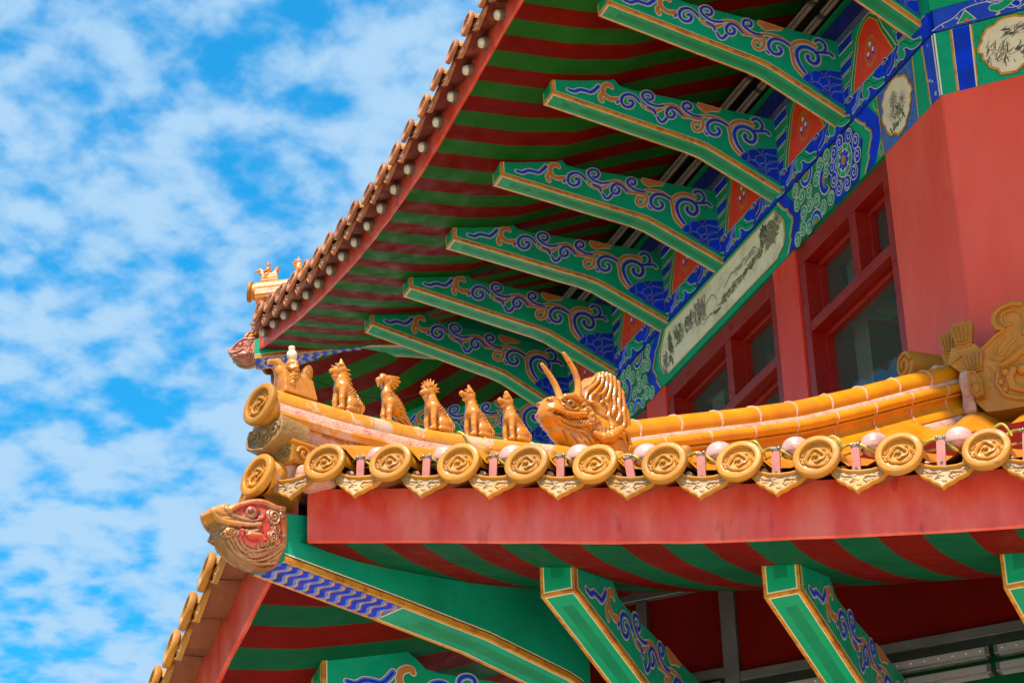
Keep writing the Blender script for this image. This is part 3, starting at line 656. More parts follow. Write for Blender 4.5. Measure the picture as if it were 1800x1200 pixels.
# ---------------------------------------------------------------- painted architrave
def mirror(p): return [(2*2.42-u,v) for u,v in p]
def flower(pt,c,r,lv=2,petal='blue',core='gold',half=None):
    pt.disc(c,r*1.06,'black_line',lv,asp=1.12); pt.disc(c,r,'outline',lv+1,asp=1.12)
    pt.disc(c,r*.93,'paint_green',lv+2,asp=1.12)
    for i in range(8):
        a=i*math.pi/4; pt.line([(c[0]+r*.62*math.cos(a),c[1]+r*.7*math.sin(a)),(c[0]+r*.93*math.cos(a),c[1]+r*1.04*math.sin(a))],r*.06,'outline',lv+3)
    pt.disc(c,r*.66,'outline',lv+4,asp=1.12); 
    for i in range(8):
        a=(i+.5)*math.pi/4; pt.disc((c[0]+r*.46*math.cos(a),c[1]+r*.5*math.sin(a)),r*.17,petal,lv+5,n=10)
    pt.disc(c,r*.40,petal,lv+6,asp=1.12); pt.disc(c,r*.27,'orange_paint',lv+7,asp=1.35)
BLOS=[(0.397,0.352),(0.364,0.348),(0.334,0.329),(0.294,0.314),(0.262,0.27),(0.262,0.249),(0.24,0.217),(0.237,0.191),(0.257,0.178),(0.256,0.144),(0.276,0.127),(0.278,0.099),(0.302,0.08),(0.322,0.068),(0.332,0.04),(0.371,0.034),(0.407,0.031),(0.443,0.062),(0.476,0.069),(0.51,0.108),(0.52,0.148),(0.542,0.182),(0.54,0.215),(0.523,0.239),(0.532,0.279),(0.509,0.305),(0.49,0.329),(0.462,0.337),(0.44,0.348)]
def ink_strokes(pt,cx,cz,w,h,n,mats,rnd,lv=4,ang=None,ln=.03,wd=.004):
    for _ in range(n):
        u=cx+rnd.gauss(0,w); v=cz+rnd.gauss(0,h)
        if abs(u-cx)>2*w or abs(v-cz)>1.6*h: continue
        a=rnd.uniform(0,math.pi) if ang is None else rnd.gauss(*ang); l_=ln*rnd.uniform(.5,1.3); c=rnd.uniform(-.4,.4)
        p=[(u+l_*t*math.cos(a+c*t),v+l_*t*math.sin(a+c*t)) for t in (-.5,-.15,.2,.5)]
        pt.line(p,wd*rnd.uniform(.5,1.4),rnd.choice(mats),lv,taper=lambda t:.35+.9*math.sin(math.pi*min(1,t+.15)))
def blossom_panel(pt,shape,bgm,u0,u1,rnd,lv=1,flowers=True):
    pt.fill([(u0,.012),(u1,.012),(u1,.358),(u0,.358)],bgm,lv)
    for i in range(90): 
        u,v=rnd.uniform(u0+.01,u1-.01),rnd.uniform(.02,.35); pt.disc((u,v),.004,'blue' if bgm=='slate_blue' else 'green_dark',lv+1,n=6)
    cx=sum(p[0] for p in shape)/len(shape); cz=sum(p[1] for p in shape)/len(shape)
    g=lambda k:[(cx+(p[0]-cx)*k,cz+(p[1]-cz)*k) for p in shape]
    pt.fill(g(1.05),'black_line',lv+2); pt.fill(g(1.03),'gold',lv+3); pt.fill(g(.94),'cream',lv+4)
    if flowers:
        for dx,dz,n in ((.03,.045,26),(-.05,.0,14),(.055,-.02,12)):
            for i in range(n):
                a=2*math.pi*i/n; pt.line([(cx+dx,cz+dz),(cx+dx+.05*math.cos(a)*rnd.uniform(.7,1),cz+dz+.055*math.sin(a)*rnd.uniform(.7,1))],.0035,'ink_grey' if i%2 else 'ink_brown',lv+5)
        ink_strokes(pt,cx,cz-.04,.03,.05,34,['ink_olive','ink_dark','ink_green'],rnd,lv+6,(1.4,.5),.035,.007)
        ink_strokes(pt,cx+.04,cz-.10,.03,.012,22,['ink_dark','ink_olive'],rnd,lv+6,(1.5,.5),.025,.006)
    else:
        ink_strokes(pt,cx-.03,cz-.03,.045,.045,70,['ink_olive','ink_dark','ink_grey'],rnd,lv+5,(1.3,.6),.04,.005)
        ink_strokes(pt,cx+.05,cz+.07,.05,.02,40,['ink_grey','ink_dark'],rnd,lv+5,(.3,.4),.04,.006)
        ink_strokes(pt,cx+.07,cz-.05,.04,.02,40,['ink_grey','ink_brown','ink_dark'],rnd,lv+5,(.2,.5),.04,.006)
def half_pattern(pt,mp_,rnd,right=True):
    """one half of the painted beam; mp_ maps the measured half (0..2.42) to this half"""
    F=lambda p,mn,lv=1: pt.fill(mp_(p),mn,lv)
    Ln=lambda p,w_,mn,lv=2,**k: pt.line(mp_(p),w_,mn,lv,**k)
    Dc=lambda c: mp_([c])[0]
    F([(0.002,.012),(.088,.012),(.104,.358),(.004,.358)],'blue_worn'); Ln([(.094,.012),(.110,.358)],.010,'gold',3); Ln([(.086,.012),(.102,.358)],.003,'cream',4)
    Ln([(.005,.012),(.008,.358)],.011,'white_paint',4)
    F([(.098,.012),(.215,.012),(.215,.358),(.114,.358)],'paint_green'); Ln([(.216,.012),(.206,.358)],.008,'gold',3); Ln([(.2105,.012),(.200,.358)],.003,'cream',4)
    blossom_panel(pt,mp_(BLOS),'slate_blue',*sorted((Dc((.222,0))[0],Dc((.556,0))[0])),rnd,1)
    Ln([(.560,.012),(.566,.358)],.010,'gold',4)
    # corner leaves beside the chevron
    F([(.57,.012),(.66,.012),(.575,.14),(.57,.14)],'paint_green'); F([(.57,.36),(.65,.36),(.575,.24)],'paint_green')
    Ln([(.575,.10),(.60,.07),(.61,.03)],.004,'outline',3); F([(.572,.02),(.60,.02),(.585,.055)],'orange_paint',3)
    Ln([(.575,.27),(.60,.30),(.61,.34)],.004,'outline',3)
    # right-hand chevron
    F([(.672,.36),(.572,.235),(.561,.147),(.655,.012),(.745,.012),(.648,.190),(.722,.293),(.785,.36)],'blue',2)
    Ln([(.79,.36),(.739,.303),(.70,.275),(.695,.25),(.652,.21),(.652,.17),(.70,.10),(.69,.08),(.752,.012)],.009,'gold',4); Ln([(.80,.36),(.748,.300),(.709,.272),(.703,.248),(.662,.208),(.662,.174),(.71,.10),(.70,.08),(.762,.012)],.004,'cream',5)
    F([(.79,.36),(.70,.28),(.655,.205),(.655,.17),(.75,.012),(.82,.012),(.745,.205),(.862,.36)],'paint_green',1)
    # hexagon field of curls
    F([(.862,.36),(.745,.205),(.82,.012),(1.52,.012),(1.43,.18),(1.58,.36)],'black_line',1)
    F([(.865,.356),(.750,.205),(.825,.016),(1.07,.016),(1.11,.20),(1.02,.356)],'blue',2); F([(1.03,.356),(1.12,.20),(1.08,.016),(1.515,.016),(1.425,.18),(1.572,.356)],'green_dark',2)
    flower(pt,Dc((.942,.202)),.084)
    for c in [(.97,.322),(.874,.305),(.811,.238),(.809,.157),(.858,.083),(.935,.064),(1.019,.083),(1.06,.155),(1.067,.23),(1.035,.295)]: pt.swirl(Dc(c),.038,'blue',3,flip=1 if right else -1,rot=rnd.uniform(0,6))
    for c in [(1.115,.325),(1.192,.318),(1.236,.258),(1.327,.238),(1.407,.252),(1.468,.32),(1.33,.158),(1.258,.143),(1.197,.070),(1.401,.150),(1.11,.075),(1.46,.235),(1.36,.045),(1.425,.068),(1.13,.25),(1.49,.04)]: pt.swirl(Dc(c),.037,'paint_green',3,flip=-1 if right else 1,rot=rnd.uniform(0,6))
    for c in [(1.165,.225)]:
        Ln([(1.143,.285),(1.176,.262),(1.200,.215),(1.190,.165),(1.154,.135),(1.125,.155)],.040,'outline',4,smooth=1); Ln([(1.143,.282),(1.176,.260),(1.198,.215),(1.188,.167),(1.154,.139),(1.129,.155)],.030,'blue',5,smooth=1); pt.disc(Dc((1.165,.205)),.014,'orange_paint',6,asp=1.5)
    # half flowers against top and bottom edges
    for c,sg in (((1.335,.352),-1),((1.285,.020),1)):
        for rr,mn,lv in ((.075,'black_line',4),(.071,'outline',5),(.064,'blue',6),(.045,'outline',7),(.040,'paint_green',8),(.022,'orange_paint',9)):
            F([(c[0]+rr*math.cos(math.pi*i/12),c[1]+sg*rr*1.15*math.sin(math.pi*i/12)) for i in range(13)],mn,lv)
    # inner chevron towards the panel
    F([(1.58,.36),(1.531,.33),(1.434,.2),(1.434,.155),(1.52,.012),(1.60,.012),(1.52,.175),(1.66,.36)],'blue',2)
    Ln([(1.665,.36),(1.60,.28),(1.565,.265),(1.56,.24),(1.522,.19),(1.522,.165),(1.565,.10),(1.555,.08),(1.605,.012)],.009,'gold',4); Ln([(1.675,.36),(1.61,.28),(1.575,.262),(1.57,.235),(1.532,.188),(1.532,.168),(1.575,.10),(1.565,.08),(1.615,.012)],.004,'cream',5)
def architrave(face,s_mode,panel=True,end=S):
    T=lambda p:face.P(p[0],p[1],p[2])
    mb=MB(T); mb.box((.004,-.16,.0125),(end-.004,-.001,.362),'paint_green')
    mb.box((.004,-.001,.362),(end-.004,.0,.363),'black_line')
    pt=Paint(mb,lambda u,v,h:(u,h,v),.0009); rnd=random.Random(5)
    half_pattern(pt,lambda p:[(q[0],q[1]) for q in p],rnd)
    half_pattern(pt,lambda p:[(4.84-q[0],q[1]) for q in p],rnd,False)
    # central landscape panel
    hexp=[(1.72,.335),(1.665,.27),(1.628,.22),(1.628,.15),(1.655,.095),(1.73,.055),(3.11,.055),(3.185,.095),(3.212,.15),(3.212,.22),(3.175,.27),(3.12,.335)]
    pt.fill(hexp,'cream_panel',2); pt.line(hexp,.009,'gold',3,closed=True); pt.line([(q[0]+(-.011 if q[0]>2.4 else .011)*-1,q[1]) for q in hexp],.004,'cream',4,closed=True)
    r=random.Random(11)
    # far hills
    for k in range(9):
        u0=1.8+k*.13; pt.line([(u0,.20+.02*math.sin(k)),(u0+.05,.255+.015*math.sin(k*2)),(u0+.10,.235),(u0+.17,.21)],.010,'ink_grey' if k%2 else 'cream',4,smooth=2,taper=lambda t:1-.8*abs(t-.5))
    # big crag at the right, receding shore, pines, houses, willow at the left
    ink_strokes(pt,1.80,.235,.055,.040,230,['ink_olive','ink_olive','ink_dark','ink_grey'],r,5,(1.0,.7),.050,.008)
    ink_strokes(pt,1.70,.26,.022,.035,50,['ink_dark','ink_olive','ink_grey'],r,5,(1.3,.5),.035,.006)
    ink_strokes(pt,1.86,.30,.018,.014,34,['ink_dark'],r,6,(1.2,.8),.03,.006)
    for k in range(8): ink_strokes(pt,1.92+k*.062,.185-.006*k,.022,.014,26,['ink_olive','ink_olive','ink_grey','ink_dark'],r,5,(.1,.5),.035,.007)
    ink_strokes(pt,2.10,.235,.08,.012,30,['ink_grey'],r,5,(.1,.2),.06,.006)
    ink_strokes(pt,2.50,.13,.10,.008,20,['ink_grey','ink_olive'],r,5,(.05,.1),.05,.004)
    ink_strokes(pt,2.45,.115,.018,.005,8,['ink_dark'],r,6,(.1,.2),.05,.007)
    for u in (2.60,2.64,2.69,2.72): pt.line([(u,.15),(u+.006,.22),(u-.006,.29)],.0065,'ink_brown',6,smooth=1)
    ink_strokes(pt,2.67,.23,.045,.045,110,['ink_brown','ink_dark','ink_grey','ink_brown'],r,6,(1.3,.5),.04,.006)
    ink_strokes(pt,2.82,.23,.03,.03,70,['ink_dark','ink_grey'],r,5,(1.0,.8),.04,.007)
    ink_strokes(pt,2.95,.22,.035,.035,80,['ink_olive','ink_grey','ink_dark'],r,5,(1.2,.6),.045,.007)
    ink_strokes(pt,3.07,.18,.014,.06,60,['ink_dark','ink_dark','ink_olive'],r,6,(1.3,.4),.05,.007)
    ink_strokes(pt,3.15,.13,.018,.035,46,['ink_grey','ink_brown','ink_dark'],r,5,(1.2,.6),.04,.006)
    ob=mb.build('painted_beam',pav,merge=False)
    # cloud band board above, 50 mm proud
    mb=MB(T); mb.box((.012,-.1,.365),(end-.012,.014,.486),'blue',c=.002)
    pt=Paint(mb,lambda u,v,h:(u,.014+h,v),.0009)
    per=.369; n=int(end/per)
    for k in range(n):
        u=.10+k*per; col=('paint_green','blue'); 
        pt.line([(u-.03,.367),(u+.02,.40),(u+.09,.415),(u+.13,.47),(u+.20,.478),(u+.24,.43),(u+.33,.40),(u+.36,.37)],.0045,'black_line',3,smooth=2)
        pt.brush([(u+.0,.385),(u+.07,.40),(u+.11,.45),(u+.17,.458),(u+.19,.425),(u+.165,.405)],.046,'paint_green',lv=1,ew=.004)
        pt.fill([(u+.13,.44),(u+.20,.482),(u+.06,.482)],'paint_green',2)
        pt.brush([(u+.20,.475),(u+.25,.45),(u+.26,.41),(u+.31,.395)],.028,'blue_pale' if k%2 else 'blue',lv=3,ew=.004)
        for q,mn in (((u+.225,.385),'paint_green'),((u+.33,.465),'blue')):
            pt.fill([(q[0]-.035,q[1]+.0),(q[0],q[1]+.032),(q[0]+.035,q[1])],'outline',4); pt.fill([(q[0]-.027,q[1]+.002),(q[0],q[1]+.026),(q[0]+.027,q[1]+.002)],mn,5)
            pt.disc((q[0],q[1]-.004),.009,'orange_paint',6,n=10)
    pt.line([(.03,.484),(end-.03,.484)],.004,'outline',2)
    mb.build('cloud_band',pav,merge=False)
architrave(fA,1)
# the beam over the facing wall swaps blue and green and shows only its first panels
def beamB():
    T=lambda p:fB.P(p[0],p[1],p[2]); end=S
    mb=MB(T); mb.box((.004,-.16,.0125),(end-.004,-.001,.362),'paint_green'); mb.box((.004,-.001,.362),(end,.0,.363),'black_line')
    pt=Paint(mb,lambda u,v,h:(u,h,v),.0009); rnd=random.Random(9)
    for off in (0,):
        pt.fill([(.002,.012),(.076,.012),(.082,.358),(.004,.358)],'paint_green',1); pt.line([(.081,.012),(.085,.358)],.010,'gold',3); pt.line([(.088,.012),(.092,.358)],.003,'cream',4)
        pt.fill([(.088,.012),(.168,.012),(.176,.358),(.092,.358)],'blue',1); pt.line([(.174,.012),(.182,.358)],.008,'cream',3); pt.line([(.180,.012),(.189,.358)],.006,'gold',4)
        pt.line([(.005,.012),(.006,.358)],.008,'white_paint',5)
    sh=[(.19+(p[0]-.227)*1.0,p[1]*.98+.004) for p in BLOS]
    blossom_panel(pt,sh,'green_mint',.186,.535,rnd,1,False)
    pt.line([(.54,.012),(.54,.358)],.01,'gold',4)
    pt.fill([(.672,.36),(.572,.235),(.561,.147),(.655,.012),(.745,.012),(.648,.190),(.722,.293),(.785,.36)],'blue',2)
    for k in range(6):
        for j in range(4): pt.swirl((.80+k*.08,.05+j*.085),.034,'blue' if (k+j)%2 else 'paint_green',2)
    mb.build('painted_beam',pav,merge=False)
    mb=MB(T); mb.box((.012,-.1,.365),(end-.02,.014,.486),'blue_worn',c=.002); pt=Paint(mb,lambda u,v,h:(u,.014+h,v),.0009)
    for k in range(6):
        u=.08+k*.42
        pt.line([(u-.08,.367),(u-.04,.39),(u+.03,.405),(u+.08,.45),(u+.2,.455),(u+.28,.43),(u+.34,.375)],.0045,'outline',3,smooth=2)
        pt.brush([(u+.34,.40),(u+.30,.41),(u+.28,.44),(u+.22,.462)],.04,'blue',lv=1,ew=.004); pt.brush([(u+.22,.41),(u+.26,.40),(u+.32,.44),(u+.36,.46)],.04,'paint_green',lv=3,ew=.004)
        c=(u+.09,.385); pt.fill([(c[0]-.05,.370),(c[0],.44),(c[0]+.05,.370)],'outline',4); pt.fill([(c[0]-.042,.373),(c[0],.43),(c[0]+.042,.373)],'paint_green',5); pt.disc((c[0],.376),.015,'orange_paint',6,asp=.7)
    mb.build('cloud_band',pav,merge=False)
beamB()
# ---------------------------------------------------------------- bracket-tier board with flaming jewels
def tier_board(face,ss,s_end):
    T=lambda p:face.P(p[0],p[1],p[2]); mb=MB(T)
    mb.box((.0,-.1,.488),(s_end,.012,.835),'paint_green'); pt=Paint(mb,lambda u,v,h:(u,.012+h,v),.0009)
    # corner band of blue stripes
    for c,lh,rh in ss:
        red=[(-.205,.492),(-.165,.57),(-.12,.65),(-.085,.74),(-.02,.80),(.03,.80),(.10,.755),(.14,.66),(.18,.57),(.205,.492)]
        red=[(c+p[0],p[1]) for p in red]
        big=[(c+(p[0]-c)*1.16,.492+(p[1]-.492)*1.08) for p in red]
        pt.fill(big,'green_dark',2); pt.line(big,.006,'outline',4); pt.fill(red,'vermilion',3); pt.line(red,.007,'gold_bright',4)
        pt.disc((c,.610),.062,'orange_paint',4,asp=1.45); pt.disc((c,.610),.052,'vermilion',5,asp=1.4)
        for i in range(22):
            a=2*math.pi*i/22; pt.disc((c+.047*math.cos(a),.61+.07*math.sin(a)),.004,'gold',6,n=6)
        for (x,z,m_) in ((0,.645,'paint_green'),(-.024,.600,'blue'),(.024,.597,'blue')):
            pt.disc((c+x,z),.016,m_,6,asp=1.3); pt.disc((c+x,z+.006),.011,'white_paint',7,asp=1.2)
        for sg in (-1,1):
            x0=c+sg*.30
            for i,(z0,mn) in enumerate(((.50,'blue'),(.575,'paint_green'),(.645,'blue'),(.715,'paint_green'),(.775,'blue'))):
                hgt=.056; a,b=c+sg*(.255-.028*min(i,3)),c+sg*.37
                q=[(a,z0),(b,z0-.0),(b,z0+hgt),(a-sg*.01,z0+hgt)]
                pt.fill(q,mn,3); pt.line(q,.005,'outline',4,closed=True)
                if i in(1,3): 
                    q2=[(c+sg*.315,z0+.008),(c+sg*.345,z0+.008),(c+sg*.35,z0+hgt),(c+sg*.322,z0+hgt)]
                    pt.fill(q2,'vermilion',5); pt.line(q2,.004,'outline',6,closed=True)
    mb.build('tier_board',pav,merge=False)
tier_board(fA,[(c,0,0) for c in (.55,1.29,2.03,2.77,3.505,4.22)],S)
tier_board(fB,[(.55,0,0),(1.29,0,0)],2.4); tier_board(fC,[(.66,0,0),(1.39,0,0)],2.6)
for face in (fA,fB,fC):
    mb=MB(lambda p:face.P(p[0],p[1],p[2])); e=S if face is fA else 2.6
    mb.box((0,-.1,.838),(e,.004,.90),'blue_grey',c=.003); mb.box((0,-.1,.902),(e,.012,1.0),'blue_deep',c=.003); mb.box((0,-.1,1.002),(e,.0,1.5),'black_line'); mb.box((0,.0,1.01),(e,.03,1.028),'green_dark')
    mb.build('purlin_board',pav)
# ---------------------------------------------------------------- tiles
def disc_relief(mb,T=None,ry=.022):
    # coiled dragon in low relief: winding body, claws, mane and cloud wisps
    pts=[]; rs=[]
    for i in range(46):
        t=i/45; a=3.4+t*8.6; q=.043-.030*t+.0032*math.sin(t*30); pts.append((q*math.cos(a),ry-.0115+.002*math.sin(t*25),q*math.sin(a)*.96)); rs.append(.0022+.0042*math.sin(math.pi*min(1,.12+t*.9)))
    mb.tube(pts,rs,'ochre_glaze',6,T)
    rnd=random.Random(2)
    for i in range(12,44,3):
        p=pts[i]; k=1.28; mb.tube([p,(p[0]*k,p[1]-.001,p[2]*k)],[.0032,.0010],'ochre_glaze',4,T)
    for i in range(20):
        a=rnd.uniform(0,6.28);q=rnd.uniform(.030,.049); b=a+rnd.uniform(.2,.5)
        mb.tube([(q*math.cos(a),ry-.0125,q*math.sin(a)),((q+.004)*math.cos((a+b)/2),ry-.0115,(q+.004)*math.sin((a+b)/2)),(q*math.cos(b),ry-.0130,q*math.sin(b))],[.0020,.0030,.0012],'ochre_glaze',5,T)
    mb.ball((.006,ry-.009,.006),.0085,'ochre_glaze',T,5,(1.2,.6,.9)); mb.ball((.014,ry-.008,.002),.0050,'ochre_glaze',T,4,(1.3,.6,.8))
TILT=R(14)
def make_round():
    mb=MB(); ang=-R(20)
    T=Matrix.Rotation(-R(22)*1,4,'X')          # tube runs inwards, rising with the roof
    prof=[(.060,.0),(.062,-.10),(.058,-.104),(.058,-.112),(.061,-.116),(.061,-.34),(.056,-.345),(.056,-.355),(.060,-.36),(.060,-.60)]
    mb.lathe(prof,'amber_glaze',14,T,frac=.5)
    cap=[(.0005,.045),(.014,.043),(.021,.034),(.024,.018),(.024,-.01)]
    Tn=T@Matrix.Translation((0,-.17,.055)); mb.lathe(cap,'ochre_glaze',12,Tn,ax='z')
    o=mb.build('round_tile',None,smooth=45)
    mb=MB(); prof=[(.0005,.008),(.050,.008),(.0525,.009),(.0540,.019),(.0560,.0220),(.0600,.0225),(.0725,.0215),(.0755,.0195),(.0768,.016),(.0768,.002),(.074,-.003),(.058,-.005),(.0005,-.005)]
    mb.lathe(prof,'ochre_glaze',40); disc_relief(mb)
    d=mb.build('medallion',o,smooth=50)
    return o,d
DOUT=[(-.094,.020),(-.096,.004),(-.088,-.012),(-.078,-.021),(-.070,-.034),(-.056,-.044),(-.042,-.050),(-.030,-.062),(-.014,-.069),(0,-.083),(.014,-.069),(.030,-.062),(.042,-.050),(.056,-.044),(.070,-.034),(.078,-.021),(.088,-.012),(.096,.004),(.094,.020)]
DTOP=[(.080,.010),(.060,-.001),(.035,-.009),(0,-.012),(-.035,-.009),(-.060,-.001),(-.080,.010)]
def make_drip():
    mb=MB(); out=DOUT+DTOP
    mb.prism(out,'y',-.010,.002,'ochre_pale',sides='ochre_glaze')
    path=[(x*.965,.003,z*.95-.001) for x,z in DOUT]; mb.tube(path,.0042,'ochre_glaze',6)
    mb.tube([(x*1.0,.004,z+.001) for x,z in ([(.094,.020)]+DTOP+[(-.094,.020)])],.0066,'ochre_glaze',8)
    rnd=random.Random(4)
    for i in range(26):
        x=rnd.uniform(-.06,.06); lo=-.06+abs(x)*.55; hi=-.012+abs(x)*.15; z=rnd.uniform(lo,hi)
        mb.ball((x,.002,z),rnd.uniform(.004,.008),'ochre_pale',None,4,(1.2,.45,.8))
    for sg in (-1,1): mb.tube([(sg*.062,.004,-.012),(sg*.045,.005,-.026),(sg*.022,.005,-.024),(sg*.014,.005,-.036),(sg*.026,.004,-.046)],.0028,'ochre_pale',5)
    # pan tile behind the lip
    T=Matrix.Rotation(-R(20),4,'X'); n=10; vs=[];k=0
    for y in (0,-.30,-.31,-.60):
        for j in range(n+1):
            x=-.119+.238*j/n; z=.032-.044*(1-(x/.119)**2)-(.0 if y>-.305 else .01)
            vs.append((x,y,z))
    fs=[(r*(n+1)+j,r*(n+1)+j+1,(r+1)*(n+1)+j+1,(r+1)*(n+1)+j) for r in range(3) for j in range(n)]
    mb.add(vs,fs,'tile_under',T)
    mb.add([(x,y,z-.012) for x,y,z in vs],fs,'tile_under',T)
    mb.ball((-.062,-.055,.044),.026,'mortar_pink',None,6,(1.1,1.4,.75)); mb.ball((.075,-.06,.044),.018,'mortar_pink',None,6,(.9,1.3,.8))
    return mb.build('drip_tile',None,smooth=45)
rt,md=make_round(); dt=make_drip(); first=[True,True]
def ridge_end(mw,sc=1.,dn=0):
    mb=MB(); mb.lathe([(.060,.0),(.062,-.10 if not dn else -.3)],'amber_worn',24,Matrix.Rotation(dn,4,'X')); o=mb.build('ridge_end_tile',pav,smooth=45,mw=mw@Matrix.Diagonal((sc,sc,sc,1)))
    copy_obj(md,o,Matrix())
def place_round(mw,sc=1):
    mw=mw@Matrix.Diagonal((sc,sc,sc,1))
    if first[0]: rt.parent=pav; rt.matrix_basis=mw; first[0]=False; return
    c=copy_obj(rt,pav,mw); copy_obj(md,c,Matrix())
def place_drip(mw,sc=1):
    mw=mw@Matrix.Diagonal((sc,sc,sc,1))
    if first[1]: dt.parent=pav; dt.matrix_basis=mw; first[1]=False; return
    copy_obj(dt,pav,mw)
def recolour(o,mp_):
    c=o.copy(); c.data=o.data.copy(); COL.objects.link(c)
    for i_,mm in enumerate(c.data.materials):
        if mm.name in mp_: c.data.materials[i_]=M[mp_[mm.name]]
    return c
TM={'amber_glaze':'ochre_glaze','ochre_glaze':'terra_tile','ochre_pale':'terra_pale','tile_under':'tile_under_red','mortar_pink':'tile_under_red'}  # upper-eave tiles swap to colours darkened for the shade they stand in
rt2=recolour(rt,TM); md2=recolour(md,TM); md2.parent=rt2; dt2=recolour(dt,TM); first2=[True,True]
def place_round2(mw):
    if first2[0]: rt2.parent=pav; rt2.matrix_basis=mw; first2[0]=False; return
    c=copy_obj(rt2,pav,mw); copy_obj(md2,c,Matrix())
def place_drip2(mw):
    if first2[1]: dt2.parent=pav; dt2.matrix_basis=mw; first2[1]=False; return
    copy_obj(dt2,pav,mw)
jr=random.Random(21)
def eave_row(face,ez,off,ss,dz,dzd,oo=.15,half=.118,up=False,sc=1.):
    SC=Matrix.Scale(sc,4)
    pos=[]
    for i,s in enumerate(ss):
        dd=(.036-.045*(s+1.38)/2.13+.0) if (face is fB and off>3) else 0
        z=ez(s)+dz+dd*.6; slope=(ez(s+.1)-ez(s-.1))/.2*face.sg
        ry=Matrix.Rotation(-math.atan(slope)+jr.uniform(-.03,.03),4,'Y')
        m=face.fr(s,off+oo+jr.uniform(-.006,.006),z)@ry@Matrix.Rotation(TILT+jr.uniform(-.04,.04),4,'X')
        (place_round2 if up else place_round)(m@SC); pos.append((s,z))
        sn=(ss[i+1]+s)/2 if i+1<len(ss) else s+half
        zn=ez(sn)+dzd+dd*.6; m=face.fr(sn,off+oo-.008,zn)@Matrix.Rotation(-math.atan((ez(sn+.1)-ez(sn-.1))/.2*face.sg),4,'Y')@Matrix.Rotation(TILT+jr.uniform(-.03,.03),4,'X')
        (place_drip2 if up else place_drip)(m)
    return pos
LBD=[-1.325,-1.093,-.862,-.635,-.411,-.187,.045,.284,.529,.781,1.03,1.28,1.53,1.78]
LBD=[a-.040+.030*(a+1.325)/2.1 for a in LBD]
eave_row(fB,lzB,LOFF,LBD,.212,.174,.095,sc=.94)
place_drip(fB.fr(-1.49,LOFF+.09,lzB(-1.49)+.188)@Matrix.Rotation(TILT,4,'X'))
LAD=[-1.30+.235*i for i in range(11)]
eave_row(fA,lzA,LOFF,LAD,.220,.180,.115,sc=.94)
UAD=[-.40+.2325*i for i in range(25)]
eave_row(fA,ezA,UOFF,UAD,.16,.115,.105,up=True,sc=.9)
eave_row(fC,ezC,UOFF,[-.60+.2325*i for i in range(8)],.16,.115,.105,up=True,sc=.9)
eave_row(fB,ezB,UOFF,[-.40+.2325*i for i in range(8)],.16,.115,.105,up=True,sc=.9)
# ---------------------------------------------------------------- roof slopes (rolls and pans in one glazed sheet)
def roof(face,ez,off,top_o,top_z,zc,s0,s1,hipz,pitch_=.2325,ph=0,name='tiled_roof'):
    mb=MB(); ns=int((s1-s0)/.029); no=12
    vs=[]
    for i in range(no+1):
        t=i/no; o=off+.05-(off+.05-top_o)*t
        for j in range(ns+1):
            s=s0+(s1-s0)*j/ns; lo,hi=-o*TN,S+o*TN; s_=min(max(s,lo),hi)
            x=((s_-ph)/pitch_)%1; roll=.045*math.sqrt(max(0,1-((x-.5)/.26)**2)) if abs(x-.5)<.26 else -.01
            ed=min(s_-lo,hi-s_); f=math.exp(-max(0,ed)/.55)
            zm=ez(s_)+.19+(1-(1-t)**1.0)*0; base=(1-t)**1.5*(ez(s_)-zc)+zc+.17+(top_z-zc-.17)*(t*.8+.2*t*t)
            z=base*(1-f)+max(base,hipz(o)-.04)*f+.03
            vs.append(face.P(s_,o,z+roll))
    fs=[(i*(ns+1)+j,i*(ns+1)+j+1,(i+1)*(ns+1)+j+1,(i+1)*(ns+1)+j) for i in range(no) for j in range(ns)]
    mb.add(vs,fs,'amber_glaze'); return mb.build(name,pav,smooth=50)
hzL=lambda o:ip(o,[0,.15,.5,.88,1.5,2.4,3.39,3.8],[-1.66,-1.71,-1.88,-2.06,-2.33,-2.68,-2.96,-3.10])
roof(fB,lzB,LOFF,0.02,-1.86,-3.88,-1.55,3.2,hzL,ph=-.09)
roof(fA,lzA,LOFF,0.02,-1.86,-3.88,-1.57,2.8,hzL,ph=-.09)
hzU=lambda o:ip(o,[-2,0,1.0,1.85],[2.6,1.75,1.42,1.33])
roof(fA,ezA,UOFF,-2.5,2.4,.72,-.75,5.6,hzU,ph=0); roof(fC,ezC,UOFF,-2.5,2.4,.72,-.75,2.2,hzU,ph=.02); roof(fB,ezB,UOFF,-2.5,2.4,.72,-.75,2.2,hzU)
# mortar bed under the eave tiles, and the dark board the pans sit on
def eave_bed(face,ez,off,s0,s1):
    mb=MB(); n=int((s1-s0)/.1); 
    for i in range(n):
        a,b=s0+(s1-s0)*i/n,s0+(s1-s0)*(i+1)/n
        h=.205 if off<2 else .24
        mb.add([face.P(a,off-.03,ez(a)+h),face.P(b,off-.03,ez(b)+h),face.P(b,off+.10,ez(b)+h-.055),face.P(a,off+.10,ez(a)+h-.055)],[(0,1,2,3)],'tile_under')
    mb.build('eave_bed',pav)
